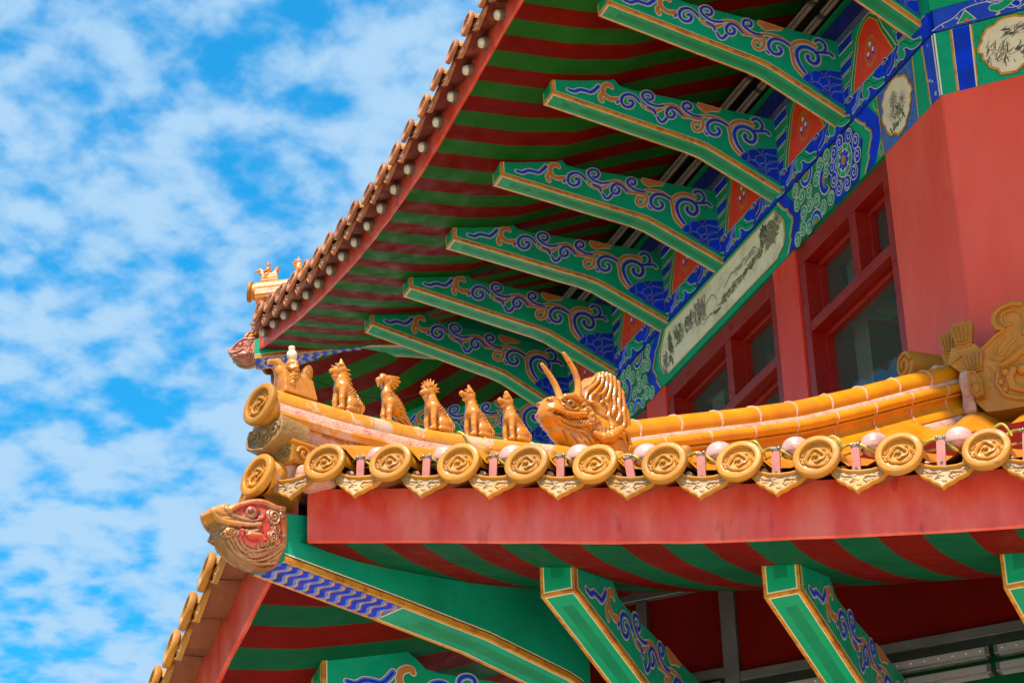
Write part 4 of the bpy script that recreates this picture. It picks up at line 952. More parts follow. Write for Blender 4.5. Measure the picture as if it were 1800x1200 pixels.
# ---------------------------------------------------------------- hip ridges
RT=[(4.06,-2.83),(3.75,-2.812),(3.4,-2.772),(3.1,-2.715),(2.9,-2.672),(2.70,-2.625),(2.55,-2.60)]
RR=[(2.40,-2.44),(2.02,-2.288),(1.677,-2.155),(1.312,-2.007),(.922,-1.825),(.507,-1.623),(.13,-1.447)]
def ridge(O,b,bp,c,line,secs,name,step=.02):
    """sweep a moulded section (lateral, drop) down the ridge; secs = [(pts, material)]"""
    mb=MB(); 
    L_=[line[0][0],line[-1][0]]; n=int(abs(L_[0]-L_[1])/step)
    zf=lambda o: float(np.interp(-o,[-p[0] for p in line],[p[1] for p in line]))
    pos=[L_[0]+(L_[1]-L_[0])*i/n for i in range(n+1)]
    sm=lambda o:(zf(o+.06)+2*zf(o)+zf(o-.06))/4 if L_[1]+.06<o<L_[0]-.06 else zf(o)
    for pts,mn in secs:
        vs=[O+b*o+bp*(c+p[0])+UP3*(sm(o)+p[1]) for o in pos for p in pts]; k=len(pts)
        fs=[(i*k+j,i*k+j+1,(i+1)*k+j+1,(i+1)*k+j) for i in range(n) for j in range(k-1)]
        fs+=[tuple(range(k)),tuple(n*k+j for j in range(k))[::-1]]
        mb.add(vs,fs,mn)
    return mb,sm,pos
def arc(r,a0,a1,n,cz): return [(r*math.cos(a0+(a1-a0)*i/n),cz+r*math.sin(a0+(a1-a0)*i/n)) for i in range(n+1)]
capr=.062
front_secs=[(arc(capr,-.35,math.pi+.35,14,-capr),'amber_worn'),
  ([(.062,-.072),(.068,-.085),(.070,-.105),(-.070,-.105),(-.068,-.085),(-.062,-.072)][:3]+[(.0,-.11)]+[(-.070,-.105),(-.068,-.085),(-.062,-.072)],'mortar_pink'),
  ([(.070,-.104),(.078,-.108),(.080,-.118),(.074,-.124),(.072,-.140),(0,-.145),(-.072,-.140),(-.074,-.124),(-.080,-.118),(-.078,-.108),(-.070,-.104)],'amber_worn')]
mb,sm,pos=ridge(W,bisL,bpL,.03,RT,front_secs,'ridge')
mb.build('hip_ridge',pav,smooth=40)
# pierced scroll strip of the front ridge
mb=MB(lambda p:W+bisL*p[1]+bpL*(.03+p[0])+UP3*p[2]); mb.box((-.058,3.35,-2.99),(.058,3.98,-2.935),'mortar_pink')
for sg in (-1,1):
    for k in range(9):
        o=3.42+k*.055; z=-2.955; mb.tube([(sg*.062,o+.02*math.cos(a),z+.011*math.sin(a)) for a in [i*.8 for i in range(8)]],.0045,'ochre_glaze',5)
mb.build('scroll_strip',pav,smooth=50)
rear_secs=[(arc(.060,-.55,math.pi+.55,16,-.060),'amber_glaze'),
  ([(.050,-.082),(.066,-.090),(.070,-.104),(-.070,-.104),(-.066,-.090),(-.050,-.082)],'mortar_pink'),
  ([(.066,-.103),(.078,-.108),(.086,-.122),(.087,-.138),(.080,-.152),(.066,-.158),(-.066,-.158),(-.080,-.152),(-.087,-.138),(-.086,-.122),(-.078,-.108),(-.066,-.103)],'amber_glaze'),
  ([(.070,-.158),(.078,-.160),(.079,-.170),(.066,-.173),(.058,-.182),(.058,-.196),(.062,-.205),(.070,-.222),(.086,-.240),(.088,-.262),(-.088,-.262),(-.086,-.240),(-.070,-.222),(-.062,-.205),(-.058,-.196),(-.058,-.182),(-.066,-.173),(-.079,-.170),(-.078,-.160),(-.070,-.158)],'amber_glaze'),
  ([(.080,-.262),(.092,-.275),(.095,-.30),(-.095,-.30),(-.092,-.275),(-.080,-.262)],'mortar_pink')]
mb,sm,pos=ridge(W,bisL,bpL,.03,RR,rear_secs,'ridge')
rr_=random.Random(6)
def joint(mb,o,r,cz0,a0,a1,w_=.005,hh=0,sec=None):
    zf=sm(o); pts=[]
    if sec is None:
        for i in range(13):
            a=a0+(a1-a0)*i/12; pts.append(W+bisL*(o+rr_.uniform(-.003,.003))+bpL*(.03+(r)*math.cos(a))+UP3*(zf+cz0+r*math.sin(a)))
    else:
        for p in sec: pts.append(W+bisL*(o+rr_.uniform(-.004,.004))+bpL*(.03+p[0])+UP3*(zf+p[1]))
    mb.tube(pts,[w_*rr_.uniform(.7,1.2) for _ in pts],'mortar_pink',5)
o=2.30
while o>.2: joint(mb,o,.0605,-.060,-.5,math.pi+.5); o-=.238
o=2.19
while o>.2: joint(mb,o,0,0,0,0,.0045,0,[(-.070,-.104),(-.080,-.110),(-.088,-.130),(-.080,-.152),(-.070,-.160),(-.060,-.185),(-.064,-.208),(-.078,-.232),(-.088,-.262)]); o-=.268
mb.build('hip_ridge',pav,smooth=40)
for o in (3.74,3.42,3.10,2.86):
    mb=MB(); z=ip(-o,[-p[0] for p in RT],[p[1] for p in RT]); mb.tube([W+bisL*o+bpL*(.03+.0625*math.cos(a))+UP3*(z-.062+.0625*math.sin(a)) for a in [i*math.pi/12 for i in range(13)]],.0035,'mortar_pink',5)
    mb.build('ridge_joint',pav,smooth=40)
# upper hip ridge over the far corner (and the near one, out of the picture)
for (O_,b_,bp_,c_) in ((W2,bis2,bp2,.03),(W,bisL,bpL,.0)):
    mb,sm2,_=ridge(O_,b_,bp_,c_,[(1.86,1.66),(1.5,1.69),(1.0,1.78),(0,2.1),(-1.5,2.7)],front_secs,'ridge',.04); mb.build('hip_ridge',pav,smooth=40)
    mb=MB(lambda p:O_+b_*p[1]+bp_*(c_+p[0])+UP3*p[2]); mb.box((-.055,1.1,1.42),(.055,1.80,1.535),'ochre_glaze',c=.006); mb.box((-.05,-1,1.35),(.05,1.78,1.44),'mortar_pink')
    for k in range(5):
        for sg in (-1,1): mb.tube([(sg*.056,1.75-k*.12+.03*math.cos(a)*(1-a/8),1.475+.026*math.sin(a)*(1-a/8)) for a in [i*.6 for i in range(12)]],.006,'ochre_glaze',5)
    mb.build('corner_tile_block',pav,smooth=45)
    for zz,yy in ((1.60,1.89),):
        ridge_end(Matrix(((bp_.x*-1,b_.x,0,(O_+b_*yy+bp_*c_).x),(bp_.y*-1,b_.y,0,(O_+b_*yy+bp_*c_).y),(0,0,1,O_.z+zz),(0,0,0,1)))@Matrix.Rotation(R(8),4,'X'),.9)
def frL(o,z,l=.03,tilt=0):
    p=W+bisL*o+bpL*l+UP3*z; xx=-bpL if (-bpL).cross(bisL).z>0 else bpL
    return Matrix(((xx.x,bisL.x,0,p.x),(xx.y,bisL.y,0,p.y),(0,0,1,p.z),(0,0,0,1)))@Matrix.Rotation(tilt,4,'X')
# corner stack: end disc of the ridge, carved plaque, scroll block, corner roll tile
ridge_end(frL(4.085,-2.895,.03,R(10)),1.0)
ridge_end(frL(4.085,-3.150,.04,R(12)),1.0,-R(24))
def scroll(mb,cx,cz,r,sg,y,T=None,mn='ochre_glaze',th=.006,turn=1.6):
    mb.tube([((cx+sg*r*(1-i/22)*math.cos(i*turn*6.28/20)),y,cz+r*(1-i/22)*math.sin(i*turn*6.28/20)) for i in range(19)],th,mn,6,T)
mb=MB(); T=frL(4.06,-3.0,.03,R(6))
cl_=[(-.085,.045),(-.098,.01),(-.09,-.025),(-.062,-.042),(-.03,-.05),(0,-.062),(.03,-.05),(.062,-.042),(.09,-.025),(.098,.01),(.085,.045)]
mb.prism(cl_,'y',-.10,.012,'ochre_dark',T); mb.tube([(x*.93,.014,z*.9) for x,z in cl_],.006,'ochre_dark',6,T)
for sg in (-1,1):
    scroll(mb,sg*.05,.005,.024,sg,.015,T,'ochre_dark',.005); scroll(mb,sg*.018,-.022,.016,-sg,.015,T,'ochre_dark',.004)
mb.ball((0,.012,.012),.014,'ochre_dark',T,6)
mb.build('carved_plaque',pav,smooth=40)
mb=MB(); T=frL(4.03,-3.065,.03,0)
mb.box((-.092,-.52,-.046),(.092,0,.034),'ochre_glaze',T,c=.006); mb.box((-.096,-.52,.022),(.096,.004,.034),'amber_glaze',T,c=.003)
for sg in (-1,1):
    for k in range(7):
        yy=-.045-k*.072; pts=[(sg*.094,yy+.028*(1-i/16)*math.cos(i*.62),-.010+.028*(1-i/16)*math.sin(i*.62)) for i in range(14)]; mb.tube(pts,.0058,'amber_glaze' if sg<0 else 'ochre_glaze',6,T)
        mb.tube([(sg*.094,yy-.02,-.022),(sg*.095,yy-.045,-.018),(sg*.094,yy-.06,.012)],.004,'ochre_glaze',5,T)
for sg in (-1,1):
    scroll(mb,sg*.058,-.003,.022,sg,.002,T,'ochre_dark',.0048); scroll(mb,sg*.02,-.006,.015,-sg,.002,T,'ochre_dark',.004)
mb.build('scroll_block',pav,smooth=40)
# mortar lumps round the corner
def lump(c,h_,name,seed,mn='mortar_pink',mw=None):
    rs=np.random.RandomState(seed); ks=rs.uniform(-1,1,(6,3))*60; ph=rs.uniform(0,6,6)
    def f(P):
        d=bx(P,(0,0,0),h_,min(h_)*.6)
        return d+.0035*sum(np.sin(P@ks[i]+ph[i]) for i in range(6))/2
    hh=[x+.012 for x in h_]; return sculpt(name,f,[-x for x in hh],hh,.006,mn,pav,mw)
lump(0,(.060,.28,.030),'mortar_bed',1,mw=frL(3.66,-2.985,.03)); lump(0,(.07,.16,.040),'mortar_bed',2,mw=frL(3.86,-3.135,.04)); lump(0,(.05,.12,.03),'mortar_bed',3,mw=frL(2.42,-2.62,.03))
lump(0,(.06,.05,.04),'mortar_bed',5,mw=fB.fr(-1.44,LOFF+.02,lzB(-1.4)+.225))
# curved sleeve tile under the corner roll, behind the dragon
mb=MB(); T=frL(3.98,-3.19,.06,R(-62)); mb.lathe([(.0005,0),(.060,.0),(.062,-.08),(.062,-.2),(.055,-.205)],'ochre_glaze',20,T); mb.build('sleeve_tile',pav,smooth=40)
# ---------------------------------------------------------------- gallery behind the lower brackets
G=lambda p:fB.P(p[0],p[1],p[2])
mb=MB(G); mb.box((-.565,1.96,-3.447),(3.0,2.035,-2.7),'soffit_red'); mb.build('frieze_board',pav)
mb=MB(G); mb.box((-1.3,1.96,-3.42),(-.625,2.03,-2.7),'soffit_red'); mb.build('frieze_board',pav)
for a,b in (((-.565,1.97,-3.486),(3.0,2.06,-3.449)),((-.623,1.97,-4.2),(-.567,2.064,-2.9)),((-1.3,1.97,-3.105),(-.625,2.058,-3.068)),((-1.3,1.97,-3.46),(-.625,2.058,-3.422)),((-.95,1.97,-3.42),(-.91,2.052,-3.107))):
    mb=MB(G); mb.box(a,b,'steel',c=.002); mb.build('steel_frame',pav)
mb=MB(G); mb.box((-1.3,1.90,-4.6),(3.0,1.965,-3.45),'soffit_green_low'); mb.build('gallery_panel',pav)
mb=MB(G); mb.box((-1.0,1.8,-6.4),(S+1,1.89,-3.95),'wall_red'); mb.build('gallery_wall',pav)
mb=MB(lambda p:fA.P(p[0],p[1],p[2])); mb.box((-.75,1.8,-6.4),(S,1.9,-3.95),'wall_red'); mb.build('gallery_wall',pav)
mb=MB(); 
for s,f in ((3.0,fB),(3.2,fA)):
    mb.lathe([(.19,-6.84-f.O.z*0),(.19,-3.6)],'wall_red',24,Matrix.Translation(f.P(s,2.0,0)),ax='z')
mb.build('gallery_column',pav,smooth=60)
mb=MB(); mb.box((-1.3,-1.3,0),(1.3,1.3,.35),'mortar_grey',Matrix.Translation((W2+ (W-W2)*.5).to_3d()*1-UP3*W.z)@Matrix.Scale(4.2,4)@Matrix.Diagonal((1,1,.2,1))); mb.build('plinth',pav)
# ---------------------------------------------------------------- ground
mb=MB(); mb.add([(-400,-400,0),(400,-400,0),(400,400,0),(-400,400,0)],[(0,1,2,3)],'paving'); tag(mb.build('ground'),kind='structure')
mb=MB(); mb.add([(-90,-4,.004),(-5,-4,.004),(-5,60,.004),(-90,60,.004)],[(0,1,2,3)],'unseen_bounce_cutter'); tag(mb.build('unseen_bounce_cutter'),kind='structure')  # unseen dark sheet, added to cut ground bounce on the window face
# ================================================================== THINGS ON THE ROOFS
LATL=UP3.cross(bisL)
def frF(O,b,o,z,lat=.03,pitch=0,bp=None,yaw=0):
    bp=bp or bpL; p=O+b*o+bp*lat+UP3*z; y=UP3.cross(b)
    m=Matrix(((b.x,y.x,0,p.x),(b.y,y.y,0,p.y),(0,0,1,p.z),(0,0,0,1)))
    return m@Matrix.Rotation(yaw,4,'Z')@Matrix.Rotation(pitch,4,'Y')
def nz(P,f,seed=0):
    rs=np.random.RandomState(seed); d=0
    for i in range(5): d=d+np.sin(P@(rs.uniform(-1,1,3)*f)+rs.uniform(0,6))
    return d/5
def beast_body(P,hd=0,slim=1.):
    Q=sym(P)
    d=chain(P,[(-.030,0,.034),(-.014,0,.068),(.006,0,.098),(.010,0,.124),(.008,0,.146)],[.031*slim,.026*slim,.0265*slim,.0185,.0165],.012)
    d=su(d,ell(Q,(-.020,.022,.030),(.028,.015,.028)),.008)
    d=su(d,rcone(Q,(-.034,.026,.009),(.008,.028,.008),.0105,.009),.006)
    l=chain(Q,[(.014,.016,.092),(.027,.018,.045),(.028,.018,.010)],[.0135,.0095,.0092],.004)
    l=su(l,ell(Q,(.036,.018,.007),(.014,.0105,.008)),.005)
    d=su(d,l,.007)
    d=ss(d,rcone(P,(.034,0,.0),(.026,0,.052),.0055,.0045),.004)
    # paws
    for y in (.012,.018,.024): d=ss(d,rcone(Q,(.046,y+.002,.004),(.046,y+.002,.012),.0012,.0012),.002)
    # shoulder flame
    w_=ell(Q,(-.012,.0245,.083),(.032,.0065,.012),.75); w_=w_+.0016*np.sin(P[...,2]*520+P[...,0]*400)
    d=su(d,w_,.003)
    return d
def beast_tail(P):
    t=chain(P,[(-.056,0,.008),(-.069,0,.038),(-.062,0,.082)],[.014,.0165,.003],.006); t=np.maximum(t,np.abs(P[...,1])-.012)
    return t+.0014*np.sin(P[...,0]*700+P[...,2]*120)
def head_common(P,up=0.):
    Q=sym(P)
    d=ell(P,(.014,0,.158),(.024,.019,.020))
    d=su(d,rcone(P,(.020,0,.156+up*.004),(.050,0,.147+up*.022),.0145,.0095),.006)
    j=rcone(P,(.018,0,.145),(.043,0,.131+up*.016),.011,.0062); d=su(d,j,.004)
    d=ss(d,rcone(P,(.034,0,.1405+up*.010),(.066,0,.137+up*.019),.0022,.0042),.002)
    d=su(d,ell(Q,(.030,.0125,.167+up*.004),(.0062,.005,.0055)),.0015)
    d=su(d,rcone(Q,(.038,.010,.1735+up*.006),(.014,.0155,.175),.0036,.0045),.002)
    d=su(d,ell(Q,(.051,.005,.152+up*.022),(.005,.004,.0045)),.002)
    return d
def f_dragon(P):
    d=su(beast_body(P),beast_tail(P),.005); Q=sym(P)
    h=head_common(P); h=su(h,rcone(P,(.004,0,.165),(.004,0,.206),.0185,.002),.008)
    h=su(h,rcone(P,(.042,0,.133),(.034,0,.108),.0075,.002),.003)
    for k in range(4): h=su(h,rcone(Q,(.004-.004*k,.014,.160-.012*k),(-.020-.002*k,.017,.162-.017*k),.0052,.0018),.002)
    d=su(d,h,.006)
    m=np.clip(1-np.abs(P[...,1])/.016,0,1)*(P[...,0]>.0)*(P[...,2]<.135)*(P[...,2]>.02)
    sc_=np.abs(np.sin(P[...,2]*math.pi/.0095))*.0018*m
    sc2=.0014*np.sin(P[...,2]*560)*np.sin(P[...,0]*560)*(P[...,2]<.14)*(P[...,0]<.0)
    return d-sc_-sc2
def f_phoenix(P):
    Q=sym(P)
    d=chain(P,[(-.022,0,.060),(-.002,0,.082),(.010,0,.112),(.010,0,.150)],[.024,.0265,.018,.0125],.012)
    l=chain(Q,[(.008,.013,.075),(.020,.015,.035),(.021,.015,.008)],[.013,.0095,.0085],.005); l=su(l,ell(Q,(.028,.015,.004),(.014,.010,.006)),.004)
    d=su(d,l,.007); d=su(d,bx(P,(.018,0,-.001),(.040,.026,.004),.002),.002)
    h=ell(P,(.014,0,.166),(.021,.016,.016)); h=su(h,chain(P,[(.026,0,.168),(.046,0,.158),(.048,0,.132)],[.012,.009,.0025],.003),.004)
    h=su(h,ell(P,(.020,0,.180),(.016,.010,.008)),.004); h=su(h,ell(Q,(.028,.011,.172),(.0055,.004,.005)),.0015)
    for k,(x,z,x2,z2) in enumerate(((0,.176,-.046,.186),(-.002,.168,-.050,.172),(-.002,.160,-.040,.156),(.0,.152,-.026,.142))): h=su(h,rcone(Q,(x,.007,z),(x2,.006,z2),.0085,.0042),.0025)
    h=su(h,rcone(P,(.034,0,.150),(.036,0,.126),.006,.0022),.003)
    d=su(d,h,.006)
    t=np.minimum(chain(Q,[(-.022,.012,.075),(-.058,.011,.030),(-.108,.007,-.012)],[.016,.011,.004],.004),chain(P,[(-.030,0,.05),(-.075,0,.002),(-.118,0,-.018)],[.015,.012,.004],.004))
    t=t+.0012*np.sin((P[...,0]*.6-P[...,2])*700)
    d=su(d,t,.004); w_=ell(Q,(-.018,.024,.080),(.042,.0065,.014),.85)+.0014*np.sin(P[...,2]*600); d=su(d,w_,.003)
    return d-.0009*np.abs(np.sin(P[...,2]*math.pi/.006))*(P[...,0]>.01)*(P[...,2]<.06)
def f_lion(P):
    d=su(beast_body(P),beast_tail(P),.005); h=head_common(P,-.1)
    for a,r_0 in ((.35,.036),(.75,.040),(1.15,.041),(1.55,.042),(1.95,.042),(2.4,.042),(2.85,.040),(3.25,.036)):
        x,z=.010,.163; h=su(h,rcone(sym(P),(x+.014*math.cos(a),.006,z+.010*math.sin(a)),(x+r_0*math.cos(a),.009,z+r_0*math.sin(a)*.95),.0082,.0016),.0022)
    h=su(h,rcone(P,(.038,0,.134),(.036,0,.104),.0095,.0022),.003)
    return su(d,h,.006)
def f_horse(P,k=0):
    d=su(beast_body(P,slim=1.03),beast_tail(P),.005); h=head_common(P,.9 if k==0 else .7)
    h=su(h,rcone(P,(.002,0,.170),(.010,0,.204 if k==0 else .198),.0155,.0045 if k==0 else .009),.006)
    for i in range(6): h=su(h,rcone(P,(-.006-.003*i,0,.165-.014*i),(-.018-.005*i,0,.164-.015*i),.0065,.0022),.003)
    return su(d,h,.007)
def f_hen(P):
    Q=sym(P)
    base=np.maximum(np.maximum(np.abs(P[...,1])-.034+.12*P[...,2],P[...,2]-.072),-P[...,2]+.0); base=np.maximum(base,np.abs(P[...,0]+.008)-.066+.10*P[...,2])
    d=base-.003
    d=su(d,chain(P,[(.030,0,.045),(.050,0,.085),(.058,0,.108)],[.031,.022,.015],.01),.012)
    d=ss(d,bx(P,(.02,0,-.02),(.2,.2,.02)),.002)
    h=ell(P,(.064,0,.112),(.020,.014,.012)); h=su(h,chain(P,[(.074,0,.116),(.098,0,.109),(.104,0,.098)],[.010,.0075,.003],.004),.004)
    h=su(h,ell(P,(.058,0,.126),(.013,.007,.007)),.004); h=su(h,rcone(P,(.074,0,.104),(.072,0,.084),.0065,.0045),.003)
    h=su(h,ell(Q,(.072,.010,.116),(.0045,.004,.0045)),.001); h=su(h,rcone(Q,(.062,.012,.108),(.026,.020,.098),.0065,.0045),.003)
    d=su(d,h,.005)
    t=ell(P,(-.062,0,.100),(.021,.013,.044),.42)+.0018*np.sin((P[...,2]*.8-P[...,0]*.6)*620); t=su(t,ell(P,(-.048,0,.078),(.030,.018,.018),.2),.008)
    d=su(d,t,.006)
    return d-.0008*np.abs(np.sin(P[...,0]*math.pi/.012))*(P[...,2]<.05)
def f_rider(P):
    Q=sym(P)
    d=chain(P,[(.0,0,.060),(.0,0,.095),(-.002,0,.128),(-.002,0,.142)],[.024,.0245,.019,.009],.01)
    d=su(d,chain(Q,[(-.002,.017,.128),(.004,.026,.105),(.024,.010,.100)],[.010,.0095,.0085],.005),.004)
    d=su(d,chain(Q,[(.004,.020,.074),(.026,.026,.062),(.024,.030,.036)],[.013,.011,.0085],.005),.005)
    d=su(d,ell(Q,(.030,.031,.034),(.012,.008,.006)),.003)
    return d-.0013*np.sin((P[...,2]+P[...,0]*.5)*480)*(P[...,2]<.13)
rz=lambda o: float(np.interp(-o,[-p[0] for p in RT],[p[1] for p in RT]))
FIG=[]
def figure(name,fn,o,label,cat,h=.0026,sc=1.,lo=(-.13,-.045,-.02),hi=(.11,.045,.215),dz=-.004,yaw=0):
    sl=math.atan((rz(o-.08)-rz(o+.08))/.16)
    m=frF(W,bisL,o,rz(o)+dz,.03,sl*.6,yaw=yaw)@Matrix.Diagonal((sc,sc,sc,1))
    ob=sculpt(name,fn,lo,hi,h,'beast_glaze',None,m); tag(ob,label,cat,'guardian figures in file along the lower corner ridge'); FIG.append(ob); return ob
g_='guardian figures in file along the lower corner ridge'
hen=figure('hen_rider_statue',f_hen,3.955,'hen ridden by a small robed man with pale round head, at the lower ridge tip','roof statue')
rid=sculpt('rider',f_rider,(-.04,-.05,.02),(.05,.05,.155),.0026,'beast_glaze',hen)
mb=MB(); mb.lathe([(.0005,.142),(.010,.143),(.0155,.150),(.018,.160),(.0165,.171),(.0105,.178),(.0075,.180),(.0105,.182),(.0115,.186),(.0105,.193),(.0005,.195)],'cream',20,ax='z',T=Matrix.Translation((-.002,0,0)))
for sg in (-1,1): mb.ball((.013,sg*.007,.163),.0018,'ink_brown',None,4)
mb.ball((.0165,0,.158),.003,'cream',None,5); mb.build('rider_head',hen,smooth=60)
figure('dragon_statue',f_dragon,3.725,'seated scaly dragon statue with a tall pointed crest, right behind the hen rider','roof statue')
figure('phoenix_statue',f_phoenix,3.515,'phoenix statue with swept back crest, hooked beak and long trailing tail','roof statue')
figure('lion_statue',f_lion,3.30,'seated lion statue with a crown of spiky mane','roof statue')
figure('seahorse_statue',lambda P:f_horse(P,0),3.105,'seated beast with raised muzzle and pointed tuft, between the lion and the last small statue','roof statue')
figure('winged_horse_statue',lambda P:f_horse(P,1),2.915,'small seated beast with blunt tuft, nearest the big horned head','roof statue',sc=.98)
# far figures on the upper ridge
for nm,fn,o,lb in (('hen_rider_statue',f_hen,1.775,'tiny hen rider statue on the tip of the far upper ridge against the sky'),('dragon_statue',f_dragon,1.57,'tiny seated beast statue behind the hen rider on the far upper ridge')):
    z=ip(-o,[-1.86,-1.5,-1.0],[1.66,1.69,1.78]); m=frF(W2,bis2,o,z-.004,.03,.05,bp2)
    ob=sculpt(nm,fn,(-.13,-.045,-.02),(.11,.045,.215),.0034,'beast_glaze',None,m@Matrix.Scale(.82,4)); tag(ob,lb,'roof statue','statues on the far upper ridge')
    if fn is f_hen:
        sculpt('rider',f_rider,(-.04,-.05,.02),(.05,.05,.155),.0036,'beast_glaze',ob)
        mb=MB(); mb.ball((-.002,0,.160),.017,'beast_glaze'); mb.ball((-.002,0,.182),.009,'beast_glaze'); mb.build('rider_head',ob,smooth=60)
# ---------------------------------------------------------------- horned ridge beast
FIN=[(.075,.19),(.052,.255),(.030,.290),(-.003,.346),(-.045,.378),(-.080,.392),(-.112,.394),(-.145,.370),(-.165,.316),(-.186,.254),(-.21,.15),(-.25,.10),(-.1,.06),(.02,.10)]
def f_chui0(P,fin=True):
    Q=sym(P); X,Y,Z=P[...,0],P[...,1],P[...,2]
    d=chain(P,[(-.16,0,.06),(-.05,0,.100),(.05,0,.125)],[.078,.084,.074],.03)
    d=su(d,chain(P,[(.06,0,.130),(.12,0,.140),(.175,0,.128)],[.072,.060,.054],.02),.03)
    d=su(d,ell(P,(.186,0,.130),(.042,.050,.050)),.018)
    d=su(d,ell(P,(.192,0,.165),(.030,.040,.028)),.012)
    d=su(d,chain(P,[(-.06,0,.045),(.05,0,.050),(.150,0,.072)],[.070,.060,.040],.02),.02)
    fn=smax(poly2(P,FIN)+.012,np.abs(Y)-.044+.06*np.clip(Z-.22,0,1),.012)-.010
    d=su(d,fn,.02)
    d=su(d,chain(P,[(-.12,0,.07),(-.22,0,.07),(-.285,0,.05)],[.078,.075,.050],.02),.02)
    return np.maximum(d,-Z)
MANE=[[(-.030,.372),(-.026,.335),(.010,.292),(.048,.258),(.058,.220)],[(-.050,.378),(-.045,.330),(-.010,.285),(.024,.250),(.032,.215)],[(-.072,.382),(-.068,.325),(-.040,.280),(-.010,.262)],[(-.092,.382),(-.090,.330),(-.072,.285),(-.058,.262)],[(-.112,.378),(-.112,.325),(-.098,.285),(-.104,.240),(-.082,.205)],[(-.132,.365),(-.134,.305),(-.124,.262),(-.130,.225),(-.112,.190)],[(-.150,.330),(-.156,.270),(-.148,.235),(-.155,.195),(-.138,.165)],[(.008,.262),(-.020,.275),(-.042,.258),(-.030,.238)],[(-.060,.240),(-.075,.215),(-.060,.190),(-.085,.165),(-.085,.140)]]
def f_chui(P):
    Q=sym(P); X,Y,Z=P[...,0],P[...,1],P[...,2]
    d=f_chui0(P)
    for k,l in enumerate(MANE): d=emb(d,P,l,.0085,.0062,.012); d=emb(d,P,[(a+.0105,b) for a,b in l],.004,-.0035,.012)
    # heavy twisted lock between face and mane
    for o in (0,.016): d=emb(d,P,[(.045-o,.212),(.012-o,.205),(-.012-o,.180),(-.048-o,.166),(-.058-o,.140),(-.045-o,.120)],.009,.008,.02)
    # eye socket, bulging eye, brow
    d=ss(d,ell(Q,(.138,.066,.168),(.026,.022,.019)),.006)
    d=su(d,ell(Q,(.138,.052,.168),(.0185,.018,.0175)),.002)
    d=su(d,chain(Q,[(.178,.036,.176),(.160,.052,.192),(.128,.062,.202),(.094,.066,.196),(.070,.070,.204)],[.006,.010,.012,.010,.004],.004),.005)
    d=emb(d,P,[(.172,.152),(.150,.143),(.122,.146),(.105,.160)],.006,.005)
    # lips, open jaw with teeth
    d=emb(d,P,[(.222,.126),(.175,.118),(.128,.126),(.080,.140)],.009,.009)
    d=emb(d,P,[(.205,.112),(.160,.105),(.112,.110),(.072,.122)],.0075,-.014)
    d=emb(d,P,[(.188,.097),(.152,.090),(.103,.090),(.062,.102)],.007,.006)
    for i in range(8): x=.075+.0125*i; z=.110-.0006*i; d=emb(d,P,[(x,z+.008),(x-.001,z-.006)],.0038,.010,.03)
    d=emb(d,P,[(.186,.084),(.154,.076),(.103,.074),(.066,.070),(.030,.042)],.007,.006)
    for (x,z,r) in ((.058,.178,.016),(.040,.152,.016),(.038,.124,.015),(.050,.098,.015),(.074,.160,.012),(.018,.138,.012)): d=curl(d,P,x,z,r,.006)
    # nose
    d=su(d,ell(Q,(.214,.026,.166),(.016,.014,.012)),.006); d=ss(d,ell(Q,(.229,.024,.162),(.008,.006,.005)),.003)
    d=emb(d,P,[(.205,.182),(.180,.172),(.172,.155)],.007,.005,.01)
    # clawed leg curled against the neck
    d=su(d,chain(Q,[(.030,.072,.078),(-.005,.086,.066),(-.038,.090,.080),(-.078,.088,.120),(-.110,.080,.150)],[.012,.019,.022,.017,.010],.005),.003)
    for i in range(7): d=emb(d,P,[(.012-.017*i,.060+.010*i),(.016-.017*i,.095+.009*i)],.004,-.003,.05)
    d=su(d,chain(Q,[(-.062,.088,.100),(-.100,.090,.112),(-.128,.084,.075)],[.012,.011,.005],.005),.003)
    d=su(d,chain(Q,[(-.090,.086,.135),(-.135,.084,.130),(-.155,.078,.088)],[.011,.010,.005],.005),.003)
    for k in range(4): d=emb(d,P,[(.16-.035*k,.060-.004*k),(.13-.035*k,.030),(.11-.035*k,.006)],.005,-.0035,.02)
    return d-.0006*nz(P,300)
mC=frF(W,bisL,2.545,-2.640,.03,-.05)
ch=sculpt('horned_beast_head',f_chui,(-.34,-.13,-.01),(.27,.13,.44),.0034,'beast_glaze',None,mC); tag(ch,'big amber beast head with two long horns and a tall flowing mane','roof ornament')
for sg in (-1,1):
    mb=MB(); pts=[(.100,sg*.036,.175),(.086,sg*.044,.220),(.090,sg*.052,.272),(.120,sg*.056,.325),(.172,sg*.058,.366)]
    P_=[Vector(p) for p in pts]
    for _ in range(2): P_=chaikin(P_)
    mb.tube(P_,[.0185-.0115*(i/(len(P_)-1))**1.2 for i in range(len(P_))],'beast_glaze',12); mb.ball(tuple(P_[-1]),.007,'beast_glaze',None,6); mb.ball((.103,sg*.046,.205),.0140,'beast_glaze',None,6)
    mb.build('horn',ch,smooth=60)
    mb=MB(); mb.ball((.147,sg*.0655,.167),.0090,'ink_dark',None,8); mb.build('eye',ch,smooth=60)
